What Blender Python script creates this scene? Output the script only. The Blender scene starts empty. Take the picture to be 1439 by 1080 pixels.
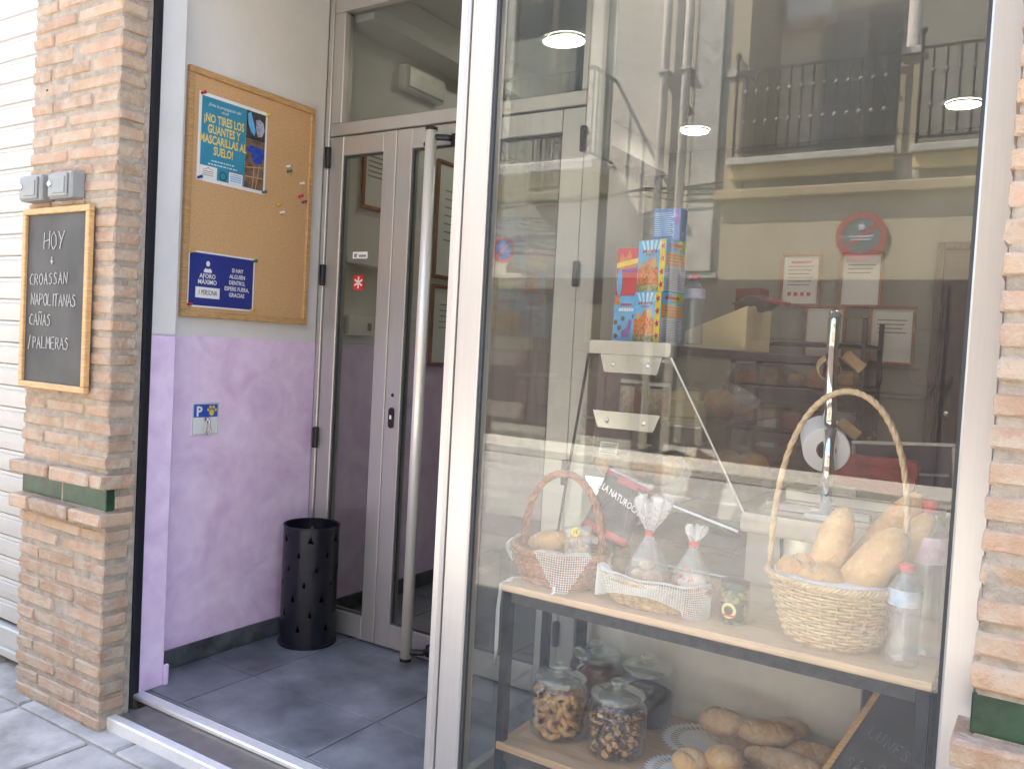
import bpy, bmesh, math, random
from mathutils import Vector, Matrix
random.seed(7)
PI = math.pi
S = bpy.context.scene
COL = S.collection

# ------------------------------------------------------------------ camera, world, sun, exposure
cam_d = bpy.data.cameras.new('camera')
cam_d.sensor_width = 36.0
cam_d.lens = 1186.3 / 1439 * 36
cam_d.clip_start, cam_d.clip_end = 0.05, 400
cam = bpy.data.objects.new('camera', cam_d); COL.objects.link(cam)
_yaw, _pit, _rol = .5694, -.04005, .05368
_f = Vector((-math.sin(_yaw)*math.cos(_pit), math.cos(_yaw)*math.cos(_pit), math.sin(_pit)))
_r0 = Vector((math.cos(_yaw), math.sin(_yaw), 0)); _u0 = _r0.cross(_f)
_r = math.cos(_rol)*_r0 + math.sin(_rol)*_u0; _u = -math.sin(_rol)*_r0 + math.cos(_rol)*_u0
cam.matrix_world = Matrix(((_r.x, _u.x, -_f.x, 0), (_r.y, _u.y, -_f.y, -1.75), (_r.z, _u.z, -_f.z, 1.25), (0, 0, 0, 1)))
S.camera = cam

SUN_FROM = Vector((-.48, .285, .83)).normalized()
W = bpy.data.worlds.new('World'); S.world = W; W.use_nodes = True
_n = W.node_tree.nodes; _l = W.node_tree.links
for x in list(_n): _n.remove(x)
_o = _n.new('ShaderNodeOutputWorld'); _b = _n.new('ShaderNodeBackground'); _s = _n.new('ShaderNodeTexSky')
_s.sky_type = 'NISHITA'; _s.sun_disc = False
_s.sun_elevation = math.asin(SUN_FROM.z); _s.sun_rotation = math.atan2(SUN_FROM.x, SUN_FROM.y)
_b.inputs['Strength'].default_value = .15
_l.new(_s.outputs[0], _b.inputs[0]); _l.new(_b.outputs[0], _o.inputs[0])
sun_d = bpy.data.lights.new('sun', 'SUN'); sun_d.energy = 5.0; sun_d.angle = math.radians(.53); sun_d.color = (1, .95, .87)
sun = bpy.data.objects.new('sun', sun_d); COL.objects.link(sun)
sun.rotation_euler = (-SUN_FROM).to_track_quat('-Z', 'Y').to_euler(); sun.location = (-6, 3, 12)
S.view_settings.view_transform = 'Standard'; S.view_settings.look = 'None'; S.view_settings.gamma = 1
S.view_settings.use_curve_mapping = False
S.view_settings.exposure = 2.98
S.view_settings.use_white_balance = True; S.view_settings.white_balance_temperature = 7000   # the camera's open-shade setting
S.render.engine = 'CYCLES'
cy = S.cycles
cy.use_denoising = True
try: cy.denoiser = 'OPENIMAGEDENOISE'
except Exception: pass
cy.max_bounces = 10; cy.diffuse_bounces = 5; cy.glossy_bounces = 5; cy.transmission_bounces = 6; cy.transparent_max_bounces = 24
cy.caustics_reflective = False; cy.caustics_refractive = False
cy.sample_clamp_indirect = 6.0

# ------------------------------------------------------------------ materials
MATS = {}
def lin(r, g, b):
    f = lambda c: (c/255/12.92) if c/255 <= .04045 else ((c/255+.055)/1.055)**2.4
    return (f(r), f(g), f(b))
def base_mat(name):
    m = bpy.data.materials.new(name); m.use_nodes = True
    nt = m.node_tree
    p = nt.nodes['Principled BSDF']
    return m, nt, p
def M(name, col=(.5, .5, .5), rough=.6, metal=0., var=.12, scale=12., bump=.0, bscale=80., rnd=0., stretch=None, col2=None, spec=.5, coat=0., rvar=0., detail=4.):
    """principled with world-space noise in colour, roughness and fine relief"""
    if name in MATS: return MATS[name]
    m, nt, p = base_mat(name); N, L = nt.nodes, nt.links
    p.inputs['Roughness'].default_value = rough; p.inputs['Metallic'].default_value = metal
    p.inputs['Specular IOR Level'].default_value = spec
    if coat: p.inputs['Coat Weight'].default_value = coat; p.inputs['Coat Roughness'].default_value = .08
    geo = N.new('ShaderNodeNewGeometry'); vec = geo.outputs['Position']
    if stretch:
        mp = N.new('ShaderNodeMapping'); mp.inputs['Scale'].default_value = stretch
        L.new(vec, mp.inputs['Vector']); vec = mp.outputs[0]
    n1 = N.new('ShaderNodeTexNoise'); n1.inputs['Scale'].default_value = scale; n1.inputs['Detail'].default_value = detail
    n1.inputs['Roughness'].default_value = .6
    L.new(vec, n1.inputs['Vector'])
    c2 = col2 if col2 else tuple(c*(1-var*1.6) for c in col)
    c1 = col if col2 else tuple(min(1, c*(1+var)) for c in col)
    mr = N.new('ShaderNodeMapRange'); mr.inputs['From Min'].default_value = .32; mr.inputs['From Max'].default_value = .68
    L.new(n1.outputs['Fac'], mr.inputs['Value'])
    mx = N.new('ShaderNodeMix'); mx.data_type = 'RGBA'
    mx.inputs['A'].default_value = (*c2, 1); mx.inputs['B'].default_value = (*c1, 1)
    L.new(mr.outputs[0], mx.inputs['Factor']); out = mx.outputs['Result']
    if rnd:
        oi = N.new('ShaderNodeObjectInfo'); hs = N.new('ShaderNodeHueSaturation')
        mv = N.new('ShaderNodeMapRange'); mv.inputs['To Min'].default_value = 1-rnd; mv.inputs['To Max'].default_value = 1+rnd*.6
        L.new(oi.outputs['Random'], mv.inputs['Value']); L.new(mv.outputs[0], hs.inputs['Value'])
        ml = N.new('ShaderNodeMath'); ml.operation = 'MULTIPLY'; ml.inputs[1].default_value = 7.31
        fr = N.new('ShaderNodeMath'); fr.operation = 'FRACT'
        L.new(oi.outputs['Random'], ml.inputs[0]); L.new(ml.outputs[0], fr.inputs[0])
        mh = N.new('ShaderNodeMapRange'); mh.inputs['To Min'].default_value = .5-rnd*.035; mh.inputs['To Max'].default_value = .5+rnd*.04
        L.new(fr.outputs[0], mh.inputs['Value']); L.new(mh.outputs[0], hs.inputs['Hue'])
        L.new(out, hs.inputs['Color']); out = hs.outputs[0]
    L.new(out, p.inputs['Base Color'])
    if rvar:
        rr = N.new('ShaderNodeMapRange'); rr.inputs['To Min'].default_value = max(0, rough-rvar); rr.inputs['To Max'].default_value = min(1, rough+rvar)
        L.new(n1.outputs['Fac'], rr.inputs['Value']); L.new(rr.outputs[0], p.inputs['Roughness'])
    if bump:
        n2 = N.new('ShaderNodeTexNoise'); n2.inputs['Scale'].default_value = bscale; n2.inputs['Detail'].default_value = 5; n2.inputs['Roughness'].default_value = .65
        L.new(vec, n2.inputs['Vector'])
        b = N.new('ShaderNodeBump'); b.inputs['Strength'].default_value = bump; b.inputs['Distance'].default_value = .01
        L.new(n2.outputs['Fac'], b.inputs['Height']); L.new(b.outputs[0], p.inputs['Normal'])
    MATS[name] = m
    return m
def G(name, tint=(.97, .985, .975), f0=.045, power=5., gain=.9, rough=0., bump=0., bscale=60., body=None, body_fac=0., dust=0):
    """thin clear sheet: straight transmission + mirror reflection by angle; optional milky body"""
    if name in MATS: return MATS[name]
    m = bpy.data.materials.new(name); m.use_nodes = True; nt = m.node_tree; N, L = nt.nodes, nt.links
    for x in list(N): N.remove(x)
    o = N.new('ShaderNodeOutputMaterial'); tr = N.new('ShaderNodeBsdfTransparent'); tr.inputs[0].default_value = (*tint, 1)
    gl = N.new('ShaderNodeBsdfGlossy'); gl.inputs['Roughness'].default_value = rough; gl.inputs['Color'].default_value = (1, 1, 1, 1)
    lw = N.new('ShaderNodeLayerWeight'); lw.inputs['Blend'].default_value = .5
    pw = N.new('ShaderNodeMath'); pw.operation = 'POWER'; pw.inputs[1].default_value = power
    L.new(lw.outputs['Facing'], pw.inputs[0])
    ma = N.new('ShaderNodeMath'); ma.operation = 'MULTIPLY_ADD'; ma.inputs[1].default_value = gain; ma.inputs[2].default_value = f0
    ma.use_clamp = True
    L.new(pw.outputs[0], ma.inputs[0])
    if bump:
        n2 = N.new('ShaderNodeTexNoise'); n2.inputs['Scale'].default_value = bscale; n2.inputs['Detail'].default_value = 4
        ge = N.new('ShaderNodeNewGeometry'); L.new(ge.outputs['Position'], n2.inputs['Vector'])
        b = N.new('ShaderNodeBump'); b.inputs['Strength'].default_value = bump; b.inputs['Distance'].default_value = .01
        L.new(n2.outputs['Fac'], b.inputs['Height']); L.new(b.outputs[0], gl.inputs['Normal']); L.new(b.outputs[0], lw.inputs['Normal'])
    src = tr.outputs[0]
    if body:
        df = N.new('ShaderNodeBsdfDiffuse'); df.inputs[0].default_value = (*body, 1)
        mb = N.new('ShaderNodeMixShader'); mb.inputs[0].default_value = body_fac
        if dust:      # thin uneven film of dust, wiped in streaks
            ge = N.new('ShaderNodeNewGeometry'); mp = N.new('ShaderNodeMapping'); mp.inputs['Scale'].default_value = (3.5, 3.5, 1.1); mp.inputs['Rotation'].default_value = (0, .5, 0)
            nz = N.new('ShaderNodeTexNoise'); nz.inputs['Scale'].default_value = 2.2; nz.inputs['Detail'].default_value = 8; nz.inputs['Roughness'].default_value = .65; nz.inputs['Distortion'].default_value = .8
            L.new(ge.outputs['Position'], mp.inputs['Vector']); L.new(mp.outputs[0], nz.inputs['Vector'])
            dr = N.new('ShaderNodeMapRange'); dr.inputs['From Min'].default_value = .35; dr.inputs['From Max'].default_value = .75; dr.inputs['To Min'].default_value = body_fac*.25; dr.inputs['To Max'].default_value = body_fac*1.6
            L.new(nz.outputs['Fac'], dr.inputs['Value']); L.new(dr.outputs[0], mb.inputs[0])
        L.new(tr.outputs[0], mb.inputs[1]); L.new(df.outputs[0], mb.inputs[2]); src = mb.outputs[0]
    mx = N.new('ShaderNodeMixShader'); L.new(ma.outputs[0], mx.inputs[0]); L.new(src, mx.inputs[1]); L.new(gl.outputs[0], mx.inputs[2])
    L.new(mx.outputs[0], o.inputs[0]); MATS[name] = m
    return m
def EM(name, col, st):
    m, nt, p = base_mat(name)
    p.inputs['Emission Color'].default_value = (*col, 1); p.inputs['Emission Strength'].default_value = st
    p.inputs['Base Color'].default_value = (.8, .8, .8, 1)
    MATS[name] = m; return m

def brick_mat():
    """peach handmade brick: tone per brick, sandy mottling, smears of mortar"""
    m = M('brick', (.48, .325, .225), .92, var=.10, scale=11, bump=.9, bscale=60, rnd=.17)
    nt = m.node_tree; N, L = nt.nodes, nt.links; p = N['Principled BSDF']
    src = p.inputs['Base Color'].links[0].from_socket
    g = N.new('ShaderNodeNewGeometry'); n = N.new('ShaderNodeTexNoise'); n.inputs['Scale'].default_value = 14; n.inputs['Detail'].default_value = 7; n.inputs['Roughness'].default_value = .7
    L.new(g.outputs['Position'], n.inputs['Vector'])
    r = N.new('ShaderNodeMapRange'); r.inputs['From Min'].default_value = .44; r.inputs['From Max'].default_value = .62; r.inputs['To Max'].default_value = .8
    L.new(n.outputs['Fac'], r.inputs['Value'])
    mx = N.new('ShaderNodeMix'); mx.data_type = 'RGBA'; mx.inputs['B'].default_value = (.49, .41, .325, 1)
    L.new(r.outputs[0], mx.inputs['Factor']); L.new(src, mx.inputs['A']); L.new(mx.outputs['Result'], p.inputs['Base Color'])
    return m
m_brick = brick_mat()
m_brick_r = m_brick
m_mortar = M('mortar', (.45, .385, .315), .95, var=.16, scale=30, bump=1., bscale=140)
m_green = M('green_glaze', (.028, .07, .037), .28, var=.3, scale=14, rnd=.15, spec=.25)
m_alu = M('satin_aluminium', (.52, .497, .475), .33, .5, var=.02, scale=3, stretch=(60, 60, 1.5), rvar=.04)
m_track = M('bright_track', (.93, .91, .88), .24, .35, var=.03, scale=30)
m_alu_dark = M('ribbed_aluminium', (.30, .28, .26), .5, .7, var=.08, scale=20)
m_steel = M('brushed_steel', (.92, .88, .81), .36, .4, var=.05, scale=30, stretch=(40, 40, 1))
m_mirror = M('polished_steel', (.86, .83, .74), .22, .7, var=.03, scale=6, bump=.02, bscale=15)
m_chrome = M('chrome', (.80, .80, .82), .05, 1., var=.02)
m_steel_matt = M('matt_steel', (.56, .53, .49), .42, .85, var=.06, scale=25)
m_black = M('black_plastic', (.012, .012, .014), .45, var=.2)
m_black_metal = M('black_metal', (.016, .016, .024), .33, .2, var=.15, scale=20)
m_guide = M('shutter_guide_black', (.012, .012, .018), .5, var=.2)
m_gasket = M('rubber_gasket', (.05, .055, .06), .6)
m_wall_w = M('pale_plaster', (.72, .70, .675), .85, var=.03, scale=5, bump=.10, bscale=120)
m_floor = M('slate_tile', (.225, .23, .25), .32, var=.34, scale=3.6, bump=.03, bscale=60, rnd=.10, rvar=.08, detail=6)
m_skirt = M('slate_skirting', (.105, .108, .12), .38, var=.4, scale=9, rnd=.12)
m_grout = M('grout', (.30, .29, .29), .9)
m_slab = M('paving_stone', (.40, .375, .345), .85, var=.22, scale=7, bump=.35, bscale=45, rnd=.12)
m_joint = M('paving_joint_sand', (.44, .385, .32), .95, var=.15, scale=12, bump=.6, bscale=120)
m_white = M('white_enamel', (.75, .75, .73), .4, var=.03)
m_shut = M('white_shutter', (.50, .485, .45), .5, var=.04, scale=6)
m_cork = M('cork', (.72, .435, .215), .9, var=.16, scale=260, bump=.5, bscale=400)
m_pine = M('pine_frame', (.56, .33, .145), .5, var=.16, scale=10, stretch=(3, 3, 22))
m_beech = M('beech_board', (.56, .36, .205), .45, var=.10, scale=6, stretch=(2, 40, 40))
m_chalkb = M('slate_board', (.032, .032, .034), .6, scale=5, rvar=.1, col2=(.056, .056, .058), detail=6)
m_chalk = M('chalk', (.60, .59, .56), .95, var=.15, scale=200)
m_paper = M('paper', (.80, .80, .79), .7, var=.02)
m_teal = M('poster_teal', (.03, .26, .40), .5, var=.05)
m_yel = M('print_yellow', (.80, .60, .14), .6, var=.03)
m_navy = M('notice_blue', (.022, .035, .23), .5, var=.05)
m_ink = M('print_ink', (.03, .03, .05), .6)
m_grayink = M('print_grey', (.25, .25, .27), .6)
m_blue = M('print_blue', (.03, .10, .50), .5)
m_red = M('print_red', (.62, .03, .03), .5)
m_orange = M('print_orange', (.72, .20, .03), .5, var=.2, scale=120)
m_brown = M('print_brown', (.14, .075, .045), .6, var=.3, scale=60)
m_magenta = M('print_magenta', (.50, .02, .12), .5)
m_lblue = M('print_sky_blue', (.12, .45, .78), .5)
m_pblue = M('print_pale_blue', (.55, .78, .88), .5)
m_byel = M('print_bright_yellow', (.85, .62, .03), .5)
m_lime = M('print_lime', (.35, .50, .04), .5)
m_tan = M('print_tan', (.62, .38, .15), .5)
m_purple = M('print_violet', (.30, .10, .40), .5)
m_lgrey = M('print_pale_grey', (.48, .50, .58), .5)
m_gloves = M('print_glove_blue', (.02, .07, .42), .5, var=.3, scale=60)
m_jbox = M('grey_box_plastic', (.25, .26, .26), .5, var=.05)
m_glass = G('window_glass', (.965, .975, .965), f0=.046, gain=.9, body=(.75, .75, .73), body_fac=.018, dust=1)
m_glass_in = G('door_glass', (.80, .82, .80), f0=.042, gain=.9)
m_clear = G('counter_glass', (.96, .97, .96), f0=.04, gain=.9)
m_jar = G('jar_glass', (.93, .965, .95), .055, 1.9, .6)
m_lid = G('jar_lid_glass', (.93, .96, .95), .10, 1.5, .6, body=(.55, .62, .58), body_fac=.12)
m_pet = G('pet_plastic', (.92, .95, .97), .06, 1.7, .65, rough=.05, bump=.3, bscale=45, body=(.66, .72, .80), body_fac=.12)
m_cello = G('cellophane', (.98, .98, .98), .07, 1.6, .55, rough=.06, bump=.9, bscale=70, body=(.85, .86, .88), body_fac=.10)
m_cellof = G('cellophane_frill', (.97, .97, .97), .12, 1.4, .6, rough=.12, bump=.9, bscale=90, body=(.9, .9, .92), body_fac=.34)
m_wick_b = M('brown_wicker', (.36, .115, .042), .55, var=.35, scale=60, bump=.2, bscale=200)
m_wick_s = M('straw_weave', (.47, .30, .145), .7, var=.3, scale=80, bump=.2, bscale=200)
m_wick_c = M('cream_wicker', (.64, .46, .27), .6, var=.14, scale=60, bump=.2, bscale=200)
m_lace = M('white_cotton_lace', (.82, .82, .81), .9, var=.04, scale=90)
m_bread = M('bread_crust', (.72, .42, .17), .7, scale=16, bump=.4, bscale=110, col2=(.54, .25, .08))
m_bread_p = M('pale_bread_crust', (.72, .46, .22), .75, scale=12, bump=.4, bscale=120, col2=(.56, .31, .115))
m_loaf = M('toasted_loaf', (.68, .50, .32), .8, scale=14, bump=.5, bscale=90, col2=(.48, .28, .14))
m_cookie = M('cookie', (.72, .38, .15), .7, var=.25, scale=60, bump=.3, bscale=300, rnd=.15)
m_choc = M('chocolate', (.10, .045, .022), .45, var=.3, scale=60, bump=.3, bscale=300, rnd=.2)
def flour(m, amt):
    """dusting of flour and pale bloom on the crust"""
    nt = m.node_tree; N, L = nt.nodes, nt.links; p = N['Principled BSDF']; src = p.inputs['Base Color'].links[0].from_socket
    g = N.new('ShaderNodeNewGeometry'); n = N.new('ShaderNodeTexNoise'); n.inputs['Scale'].default_value = 26; n.inputs['Detail'].default_value = 8; n.inputs['Roughness'].default_value = .72
    L.new(g.outputs['Position'], n.inputs['Vector'])
    r = N.new('ShaderNodeMapRange'); r.inputs['From Min'].default_value = .50; r.inputs['From Max'].default_value = .66; r.inputs['To Max'].default_value = amt
    L.new(n.outputs['Fac'], r.inputs['Value'])
    mx = N.new('ShaderNodeMix'); mx.data_type = 'RGBA'; mx.inputs['B'].default_value = (.74, .64, .47, 1)
    L.new(r.outputs[0], mx.inputs['Factor']); L.new(src, mx.inputs['A']); L.new(mx.outputs['Result'], p.inputs['Base Color'])
flour(m_bread, .3); flour(m_bread_p, .4); flour(m_loaf, .6)
m_crumb = M('scored_crumb', (.70, .54, .32), .9, var=.15, scale=40, bump=.5, bscale=150)
m_cocoa = M('cocoa_grain', (.36, .165, .09), .8, var=.3, scale=300, bump=.8, bscale=500)
m_coffee = M('dark_grain', (.05, .038, .034), .6, var=.4, scale=200, bump=.8, bscale=400)
m_cap = M('red_cap', (.62, .045, .07), .4, var=.05)
m_olive = M('olives', (.24, .26, .05), .4, var=.3, scale=40)
m_dlid = M('dark_jar_lid', (.05, .06, .05), .35, .5)
m_inwall = M('inner_grey_green', (.28, .28, .24), .85, var=.04, scale=4, bump=.05)
m_ceil = M('ceiling_white', (.66, .65, .62), .9, var=.02)
m_darkwood = M('dark_wood', (.07, .045, .035), .5, var=.3, scale=8, stretch=(10, 10, 1))
m_card = M('cardboard', (.46, .30, .15), .85, var=.12, scale=30)
m_cream = M('cream_box', (.90, .75, .42), .7, var=.04)
m_frame = M('red_wood_frame', (.34, .14, .06), .5, var=.2, scale=20)
m_lamp = EM('led_panel', (1, .97, .88), 6)
m_plum = M('plum_door', (.06, .045, .05), .6, var=.15)

# two-tone plaster: lilac stucco below the dado line, pale plaster above
def stucco():
    m, nt, p = base_mat('lilac_stucco'); N, L = nt.nodes, nt.links
    g = N.new('ShaderNodeNewGeometry')
    n1 = N.new('ShaderNodeTexNoise'); n1.inputs['Scale'].default_value = 4.5; n1.inputs['Detail'].default_value = 6; n1.inputs['Roughness'].default_value = .55; n1.inputs['Distortion'].default_value = 1.2
    n2 = N.new('ShaderNodeTexNoise'); n2.inputs['Scale'].default_value = 17; n2.inputs['Detail'].default_value = 3
    for n in (n1, n2): L.new(g.outputs['Position'], n.inputs['Vector'])
    r = N.new('ShaderNodeValToRGB'); e = r.color_ramp.elements
    e[0].position = .36; e[0].color = (.74, .53, .76, 1); e[1].position = .68; e[1].color = (.91, .735, .925, 1)
    k = e.new(.5); k.color = (.82, .625, .84, 1)
    a = N.new('ShaderNodeMath'); a.operation = 'MULTIPLY_ADD'; a.inputs[1].default_value = .3; L.new(n2.outputs['Fac'], a.inputs[0])
    s = N.new('ShaderNodeMath'); s.operation = 'MULTIPLY'; s.inputs[1].default_value = .75; L.new(n1.outputs['Fac'], s.inputs[0]); L.new(s.outputs[0], a.inputs[2])
    L.new(a.outputs[0], r.inputs[0]); L.new(r.outputs[0], p.inputs['Base Color'])
    p.inputs['Roughness'].default_value = .6
    b = N.new('ShaderNodeBump'); b.inputs['Strength'].default_value = .12; b.inputs['Distance'].default_value = .01
    L.new(n2.outputs['Fac'], b.inputs['Height']); L.new(b.outputs[0], p.inputs['Normal'])
    MATS['lilac'] = m; return m
m_lilac = stucco()
def paving():
    m, nt, p = base_mat('far_paving'); N, L = nt.nodes, nt.links
    g = N.new('ShaderNodeNewGeometry')
    b = N.new('ShaderNodeTexBrick'); b.inputs['Scale'].default_value = 1; b.inputs['Brick Width'].default_value = .6; b.inputs['Row Height'].default_value = .4
    b.inputs['Mortar Size'].default_value = .008; b.inputs['Color1'].default_value = (.31, .295, .27, 1); b.inputs['Color2'].default_value = (.37, .35, .325, 1); b.inputs['Mortar'].default_value = (.25, .22, .19, 1)
    L.new(g.outputs['Position'], b.inputs['Vector'])
    n = N.new('ShaderNodeTexNoise'); n.inputs['Scale'].default_value = 3; n.inputs['Detail'].default_value = 6; L.new(g.outputs['Position'], n.inputs['Vector'])
    mx = N.new('ShaderNodeMix'); mx.data_type = 'RGBA'; mx.blend_type = 'MULTIPLY'; mx.inputs['Factor'].default_value = .5
    L.new(b.outputs['Color'], mx.inputs['A']); L.new(n.outputs['Color'], mx.inputs['B'])
    hs = N.new('ShaderNodeHueSaturation'); hs.inputs['Saturation'].default_value = .35; hs.inputs['Value'].default_value = 1.25; L.new(mx.outputs['Result'], hs.inputs['Color'])
    L.new(hs.outputs[0], p.inputs['Base Color']); p.inputs['Roughness'].default_value = .9
    MATS['paving'] = m; return m
m_paving = paving()

# ------------------------------------------------------------------ mesh helpers
class MB:
    def __init__(s): s.v = []; s.f = []; s.m = []; s.cur = 0; s.sm = []; s.smooth = False
    def add(s, vs, fs):
        o = len(s.v); s.v += [tuple(v) for v in vs]; s.f += [tuple(i+o for i in f) for f in fs]
        s.m += [s.cur]*len(fs); s.sm += [s.smooth]*len(fs); return s
    def box(s, x0, x1, y0, y1, z0, z1, c=0.):
        """box, with all edges chamfered by c"""
        if x0 > x1: x0, x1 = x1, x0
        if y0 > y1: y0, y1 = y1, y0
        if z0 > z1: z0, z1 = z1, z0
        c = min(c, (x1-x0)*.45, (y1-y0)*.45, (z1-z0)*.45)
        if c <= 0:
            s.add([(x, y, z) for z in (z0, z1) for y in (y0, y1) for x in (x0, x1)],
                  [(0, 2, 3, 1), (4, 5, 7, 6), (0, 1, 5, 4), (2, 6, 7, 3), (0, 4, 6, 2), (1, 3, 7, 5)]); return s
        vs, fs = cham((x0, y0, z0), (x1, y1, z1), (c, c, c)); return s.add(vs, fs)
    def obox(s, mat, dims, c=0.):
        """box of dims centred on the origin, moved by a matrix"""
        t = MB(); a, b, d = [q/2 for q in dims]; t.box(-a, a, -b, b, -d, d, c)
        return s.add([mat @ Vector(v) for v in t.v], t.f)
    def prism(s, pts, axis, a, b):
        """polygon pts (2-D) extruded along axis from a to b"""
        n = len(pts)
        def P(p, h): return {'x': (h, p[0], p[1]), 'y': (p[0], h, p[1]), 'z': (p[0], p[1], h)}[axis]
        s.add([P(p, a) for p in pts]+[P(p, b) for p in pts],
              [tuple(range(n)), tuple(range(2*n-1, n-1, -1))]+[(i, (i+1) % n, n+(i+1) % n, n+i) for i in range(n)]); return s
    def tube(s, pts, r, n=8, closed=False, cap=True, rs=None):
        pts = [Vector(p) for p in pts]; k = len(pts); vs = []; fs = []
        up = None
        for i, p in enumerate(pts):
            if closed: t = pts[(i+1) % k]-pts[i-1]
            else: t = pts[min(i+1, k-1)]-pts[max(i-1, 0)]
            if t.length < 1e-9: t = Vector((0, 0, 1))
            t.normalize()
            if up is None:
                up = Vector((0, 0, 1)) if abs(t.z) < .9 else Vector((1, 0, 0))
            a = t.cross(up)
            if a.length < 1e-6: a = t.cross(Vector((1, .3, 0)))
            a.normalize(); b = a.cross(t).normalized(); up = b
            q = rs[i] if rs else r
            for j in range(n):
                w = 2*PI*j/n; vs.append(p+a*q*math.cos(w)+b*q*math.sin(w))
        for i in range(k if closed else k-1):
            i2 = (i+1) % k
            for j in range(n): fs.append((i*n+j, i*n+(j+1) % n, i2*n+(j+1) % n, i2*n+j))
        if cap and not closed: fs += [tuple(range(n-1, -1, -1)), tuple((k-1)*n+j for j in range(n))]
        return s.add(vs, fs)
    def lathe(s, prof, cx=0, cy=0, n=32, sx=1., sy=1., z0=0.):
        """profile of (radius, z) turned about a vertical axis"""
        vs = []; fs = []; k = len(prof)
        for r, z in prof:
            for j in range(n):
                w = 2*PI*j/n; vs.append((cx+r*sx*math.cos(w), cy+r*sy*math.sin(w), z0+z))
        for i in range(k-1):
            for j in range(n): fs.append((i*n+j, i*n+(j+1) % n, (i+1)*n+(j+1) % n, (i+1)*n+j))
        if prof[0][0] > 1e-6: fs.append(tuple(range(n-1, -1, -1)))
        if prof[-1][0] > 1e-6: fs.append(tuple((k-1)*n+j for j in range(n)))
        return s.add(vs, fs)
    def ball(s, c, r, n=12, k=8, sc=(1, 1, 1), mat=None, fn=None):
        vs = []; fs = []
        for i in range(k+1):
            a = PI*i/k
            for j in range(n):
                w = 2*PI*j/n; d = Vector((math.sin(a)*math.cos(w), math.sin(a)*math.sin(w), math.cos(a)))
                q = r*(fn(d) if fn else 1); v = Vector((d.x*q*sc[0], d.y*q*sc[1], d.z*q*sc[2]))
                if mat: v = mat @ v
                vs.append(v+Vector(c))
        for i in range(k):
            for j in range(n): fs.append((i*n+j, (i+1)*n+j, (i+1)*n+(j+1) % n, i*n+(j+1) % n))
        return s.add(vs, fs)
    def quad(s, a, b, c, d): return s.add([a, b, c, d], [(0, 1, 2, 3)])
    def disc(s, c, r, n=24, ax='z', r2=None):
        def P(q, w):
            u, v = q*math.cos(w), q*math.sin(w)
            return {'z': (c[0]+u, c[1]+v, c[2]), 'y': (c[0]+u, c[1], c[2]+v)}[ax]
        if r2 is None:
            return s.add([P(r, 2*PI*j/n) for j in range(n)], [tuple(range(n))])
        return s.add([P(r, 2*PI*j/n) for j in range(n)]+[P(r2, 2*PI*j/n) for j in range(n)],
                     [(j, (j+1) % n, n+(j+1) % n, n+j) for j in range(n)])
    def mesh(s, name, mats, org=(0, 0, 0)):
        me = bpy.data.meshes.new(name)
        me.from_pydata([(v[0]-org[0], v[1]-org[1], v[2]-org[2]) for v in s.v], [], s.f)
        if not isinstance(mats, (list, tuple)): mats = [mats]
        for m in mats: me.materials.append(m)
        if len(mats) > 1: me.polygons.foreach_set('material_index', s.m)
        me.polygons.foreach_set('use_smooth', s.sm)
        bm = bmesh.new(); bm.from_mesh(me); bmesh.ops.remove_doubles(bm, verts=bm.verts, dist=1e-6)
        bmesh.ops.recalc_face_normals(bm, faces=bm.faces); bm.to_mesh(me); bm.free()
        me.update(); return me
def cham(lo, hi, c):
    vs = []; idx = {}
    for sx in (0, 1):
        for sy in (0, 1):
            for sz in (0, 1):
                p = [(lo, hi)[q][i] for i, q in enumerate((sx, sy, sz))]
                d = [1 if q == 0 else -1 for q in (sx, sy, sz)]
                for k in range(3):   # vertex lying on face normal to axis k
                    v = [p[i]+(0 if i == k else d[i]*c[i]) for i in range(3)]
                    idx[(sx, sy, sz, k)] = len(vs); vs.append(v)
    I = lambda *a: idx[a]
    fs = []
    for q in (0, 1):
        fs.append((I(q, 0, 0, 0), I(q, 1, 0, 0), I(q, 1, 1, 0), I(q, 0, 1, 0)))
        fs.append((I(0, q, 0, 1), I(1, q, 0, 1), I(1, q, 1, 1), I(0, q, 1, 1)))
        fs.append((I(0, 0, q, 2), I(1, 0, q, 2), I(1, 1, q, 2), I(0, 1, q, 2)))
    for a in (0, 1):
        for b in (0, 1):
            fs.append((I(0, a, b, 1), I(1, a, b, 1), I(1, a, b, 2), I(0, a, b, 2)))
            fs.append((I(a, 0, b, 0), I(a, 1, b, 0), I(a, 1, b, 2), I(a, 0, b, 2)))
            fs.append((I(a, b, 0, 0), I(a, b, 1, 0), I(a, b, 1, 1), I(a, b, 0, 1)))
    for a in (0, 1):
        for b in (0, 1):
            for c_ in (0, 1): fs.append((I(a, b, c_, 0), I(a, b, c_, 1), I(a, b, c_, 2)))
    return vs, fs
ORG = {}
def link(name, data, parent=None, loc=(0, 0, 0)):
    o = bpy.data.objects.new(name, data); COL.objects.link(o); o.location = loc
    if parent: o.parent = parent; ORG[o] = ORG.get(parent, Vector())
    else: ORG[o] = Vector(loc)
    return o
def tag(o, label, cat, group=None, kind=None):
    if label: o['label'] = label
    if cat: o['category'] = cat
    if group: o['group'] = group
    if kind: o['kind'] = kind
    return o
def thing(name, label, cat, loc=(0, 0, 0), group=None, rot=None):
    o = link(name, None, None, loc); o.empty_display_size = .1
    if rot is not None:
        o.rotation_euler = rot.to_euler(); ORG[o] = Vector()      # rotated things are built in their own axes
    return tag(o, label, cat, group)
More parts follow.
